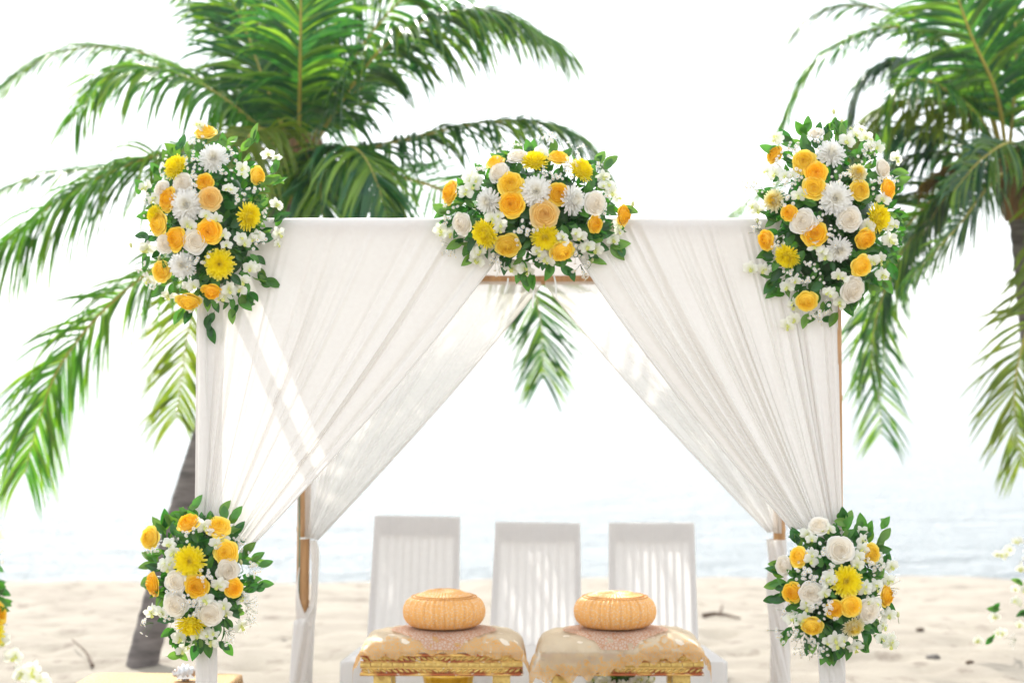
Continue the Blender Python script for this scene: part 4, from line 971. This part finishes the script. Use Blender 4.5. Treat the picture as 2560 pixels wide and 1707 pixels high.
# footed bowls standing under the stools
def bowl(label, x, ztop, r):
    t = thing('footed_bowl', label, 'bowl', (P(x, 0, 9.35).x, 9.35, 0), 0, 'yellow gold bowls under the tables')
    prof = [(.001, .0), (r * .75, 0), (r * .8, .02), (r * .45, .06), (r * .25, .14), (r * .3, .2), (r * .6, .26), (r * .85, ztop - .10), (r, ztop - .01), (r * 1.04, ztop), (r * .98, ztop), (r * .9, ztop - .02), (.001, ztop - .03)]
    m = MB(); n = len(prof) - 1
    m.grid(lambda u, v: (prof[int(round(v * n))][0] * math.cos(u * 6.2832) * (1 + .02 * math.sin(u * 6.2832 * 16)), prof[int(round(v * n))][0] * math.sin(u * 6.2832) * (1 + .02 * math.sin(u * 6.2832 * 16)), prof[int(round(v * n))][1]), 64, n, closed=True)
    m.build('bowl_body', M['bowl'], t)
    return t
bowl('bright yellow gold footed bowl under the left gilded table', 1121, .465, .118)
b2_ = bowl('yellow gold footed bowl filled with white orchids under the right gilded table', 1548, .435, .115)
pb = bouquet('white orchids and green leaves heaped in the bowl under the right gilded table', 0, 0, 1, 1548, 1702, 82, 22, 9.25, .08, [], [], [(1480, 1695), (1500, 1700), (1510, 1692), (1530, 1704), (1600, 1690), (1585, 1700), (1620, 1700), (1560, 1706)], [(1635, 1695)], [], [(1545, 1688), (1560, 1690), (1530, 1690), (1610, 1694)], 33, 26)

# gold covered bench with shell
def bench():
    d1 = 9.1; zt_ = P(0, 1681, d1).z; x0 = P(222, 0, d1).x; x1 = P(608, 0, d1).x; wd = x1 - x0; dp = .62
    t = thing('covered_bench', 'low bench under a glittering gold cloth at the lower left, behind the wrapped post', 'bench', ((x0 + x1) / 2, d1 - dp / 2, 0), R(-3))
    m = MB()
    def f(u, v):
        a = u * 2 * math.pi; c, s = math.cos(a), math.sin(a); ex = .16
        sx, sy = math.copysign(abs(c) ** ex, c), math.copysign(abs(s) ** ex, s)
        if v < .3: k = v / .3; return (sx * wd / 2 * k * .985, sy * dp / 2 * k * .985, zt_ + .002 * math.sin(sx * k * 5))
        q = (v - .3) / .7; rr = min(1, q * 10); bul = .012 * math.sin(a * 22) * q
        return (sx * (wd / 2 * (.985 + .015 * math.sin(rr * 1.57)) + bul), sy * (dp / 2 * (.985 + .015 * math.sin(rr * 1.57)) + bul), zt_ - .012 * (1 - math.cos(rr * 1.57)) - q * (zt_ - .06))
    m.grid(f, 160, 40, closed=True); m.build('gold_cover', M['goldsheen'], t)
    MB().box((0, 0, zt_ / 2 - .02), (wd * .93, dp * .9, zt_ - .06)).build('bench_body', M['driftwood'], t, smooth=False)
    # conch shell
    p = P(462, 1688, 8.86); p.z = zt_ + .001
    s = thing('conch_shell', 'silver mounted conch shell resting on the gold covered bench', 'shell', p, R(8))
    c = MB()
    def sh(u, v):
        a = u * 2 * math.pi; x = -.055 + .115 * v; k = math.sin(math.pi * min(1, (v * .92 + .06))) ** .75
        prof = .033 * k * (1 + .14 * math.sin(v * 34)) * (1 if v > .35 else .85)
        kn = 1 + .16 * max(0, math.sin(a * 4 + v * 6)) ** 3
        return (x, prof * kn * math.cos(a), .034 + prof * kn * math.sin(a) + .004 * v)
    c.grid(sh, 32, 34, closed=True); c.build('shell_body', M['silver'], s)
    l = MB(); l.grid(lambda u, v: (.005 + .055 * (u - .5) * 1.5, -.022 - .014 * v, .010 + .030 * math.sin(u * math.pi) * (1 - v) + .004), 12, 5); l.build('shell_lip', M['rope_white'], s)
    sp = MB().tube([(.058, 0, .038), (.078, -.006, .05)], lambda f: .007 * (1 - .6 * f), 8); sp.build('silver_tip', M['silver'], s)
bench()

# ------------------------------------------------------------------ bits lying on the sand
def on_sand(x, y):
    d = H * F / (y - HY)
    return Vector(((x - 1280) / F * d, d, -.42 * ((max(13, d) - 13) / 10) ** 1.1))
def twig(label, pts, r):
    ps = [on_sand(*q) + Vector((0, 0, .012 + h)) for *q, h in pts]; o0 = ps[0].copy()
    o = MB().tube([p - o0 for p in cr(ps, 20)], lambda f: r * (1 - .6 * f), 7).build('twig', M['driftwood']); o.location = o0; tag(o, label, 'twig', 'twigs on the sand')
twig('curved dry twig rising from the sand left of the palm trunk', [(232, 1668, 0), (215, 1640, .02), (180, 1612, .05)], .012)
twig('straight dry stick lying on the sand right of the chairs', [(1758, 1505, 0), (1795, 1508, .02), (1850, 1515, 0)], .022)
twig('short stick standing on the sand above the straight stick', [(1800, 1500, 0), (1806, 1484, .04)], .016)
rn = random.Random(4)
def lump(label, x, y, r, name, m_, cat):
    p = on_sand(x, y); m = MB(); m.ell((0, 0, 0), (r, r * .8, r * .45), 10, 7)
    m.v = [tuple(Vector(q) * (1 + .25 * noise.noise(Vector(q) * 30 + Vector((x, 0, 0))))) for q in m.v]
    o = m.build(name, m_); o.location = p + Vector((0, 0, r * .2)); tag(o, label, cat)
lump('dark pebble on the sand between the left flowers and the rear post', 711, 1592, .028, 'pebble', M['stone'], 'pebble')
lump('flat dark stone on the sand below the lower right flowers, towards the border', 2333, 1648, .055, 'stone', M['stone'], 'stone')
lump('small brown husk on the sand near the bottom right corner', 2425, 1657, .03, 'coconut_husk', M['driftwood'], 'husk')
lump('small brown husk on the sand right of the lower right flowers', 2300, 1552, .035, 'coconut_husk', M['driftwood'], 'husk')
lump('dark clump on the sand beside the left flower post', 640, 1630, .035, 'seaweed', M['driftwood'], 'seaweed')
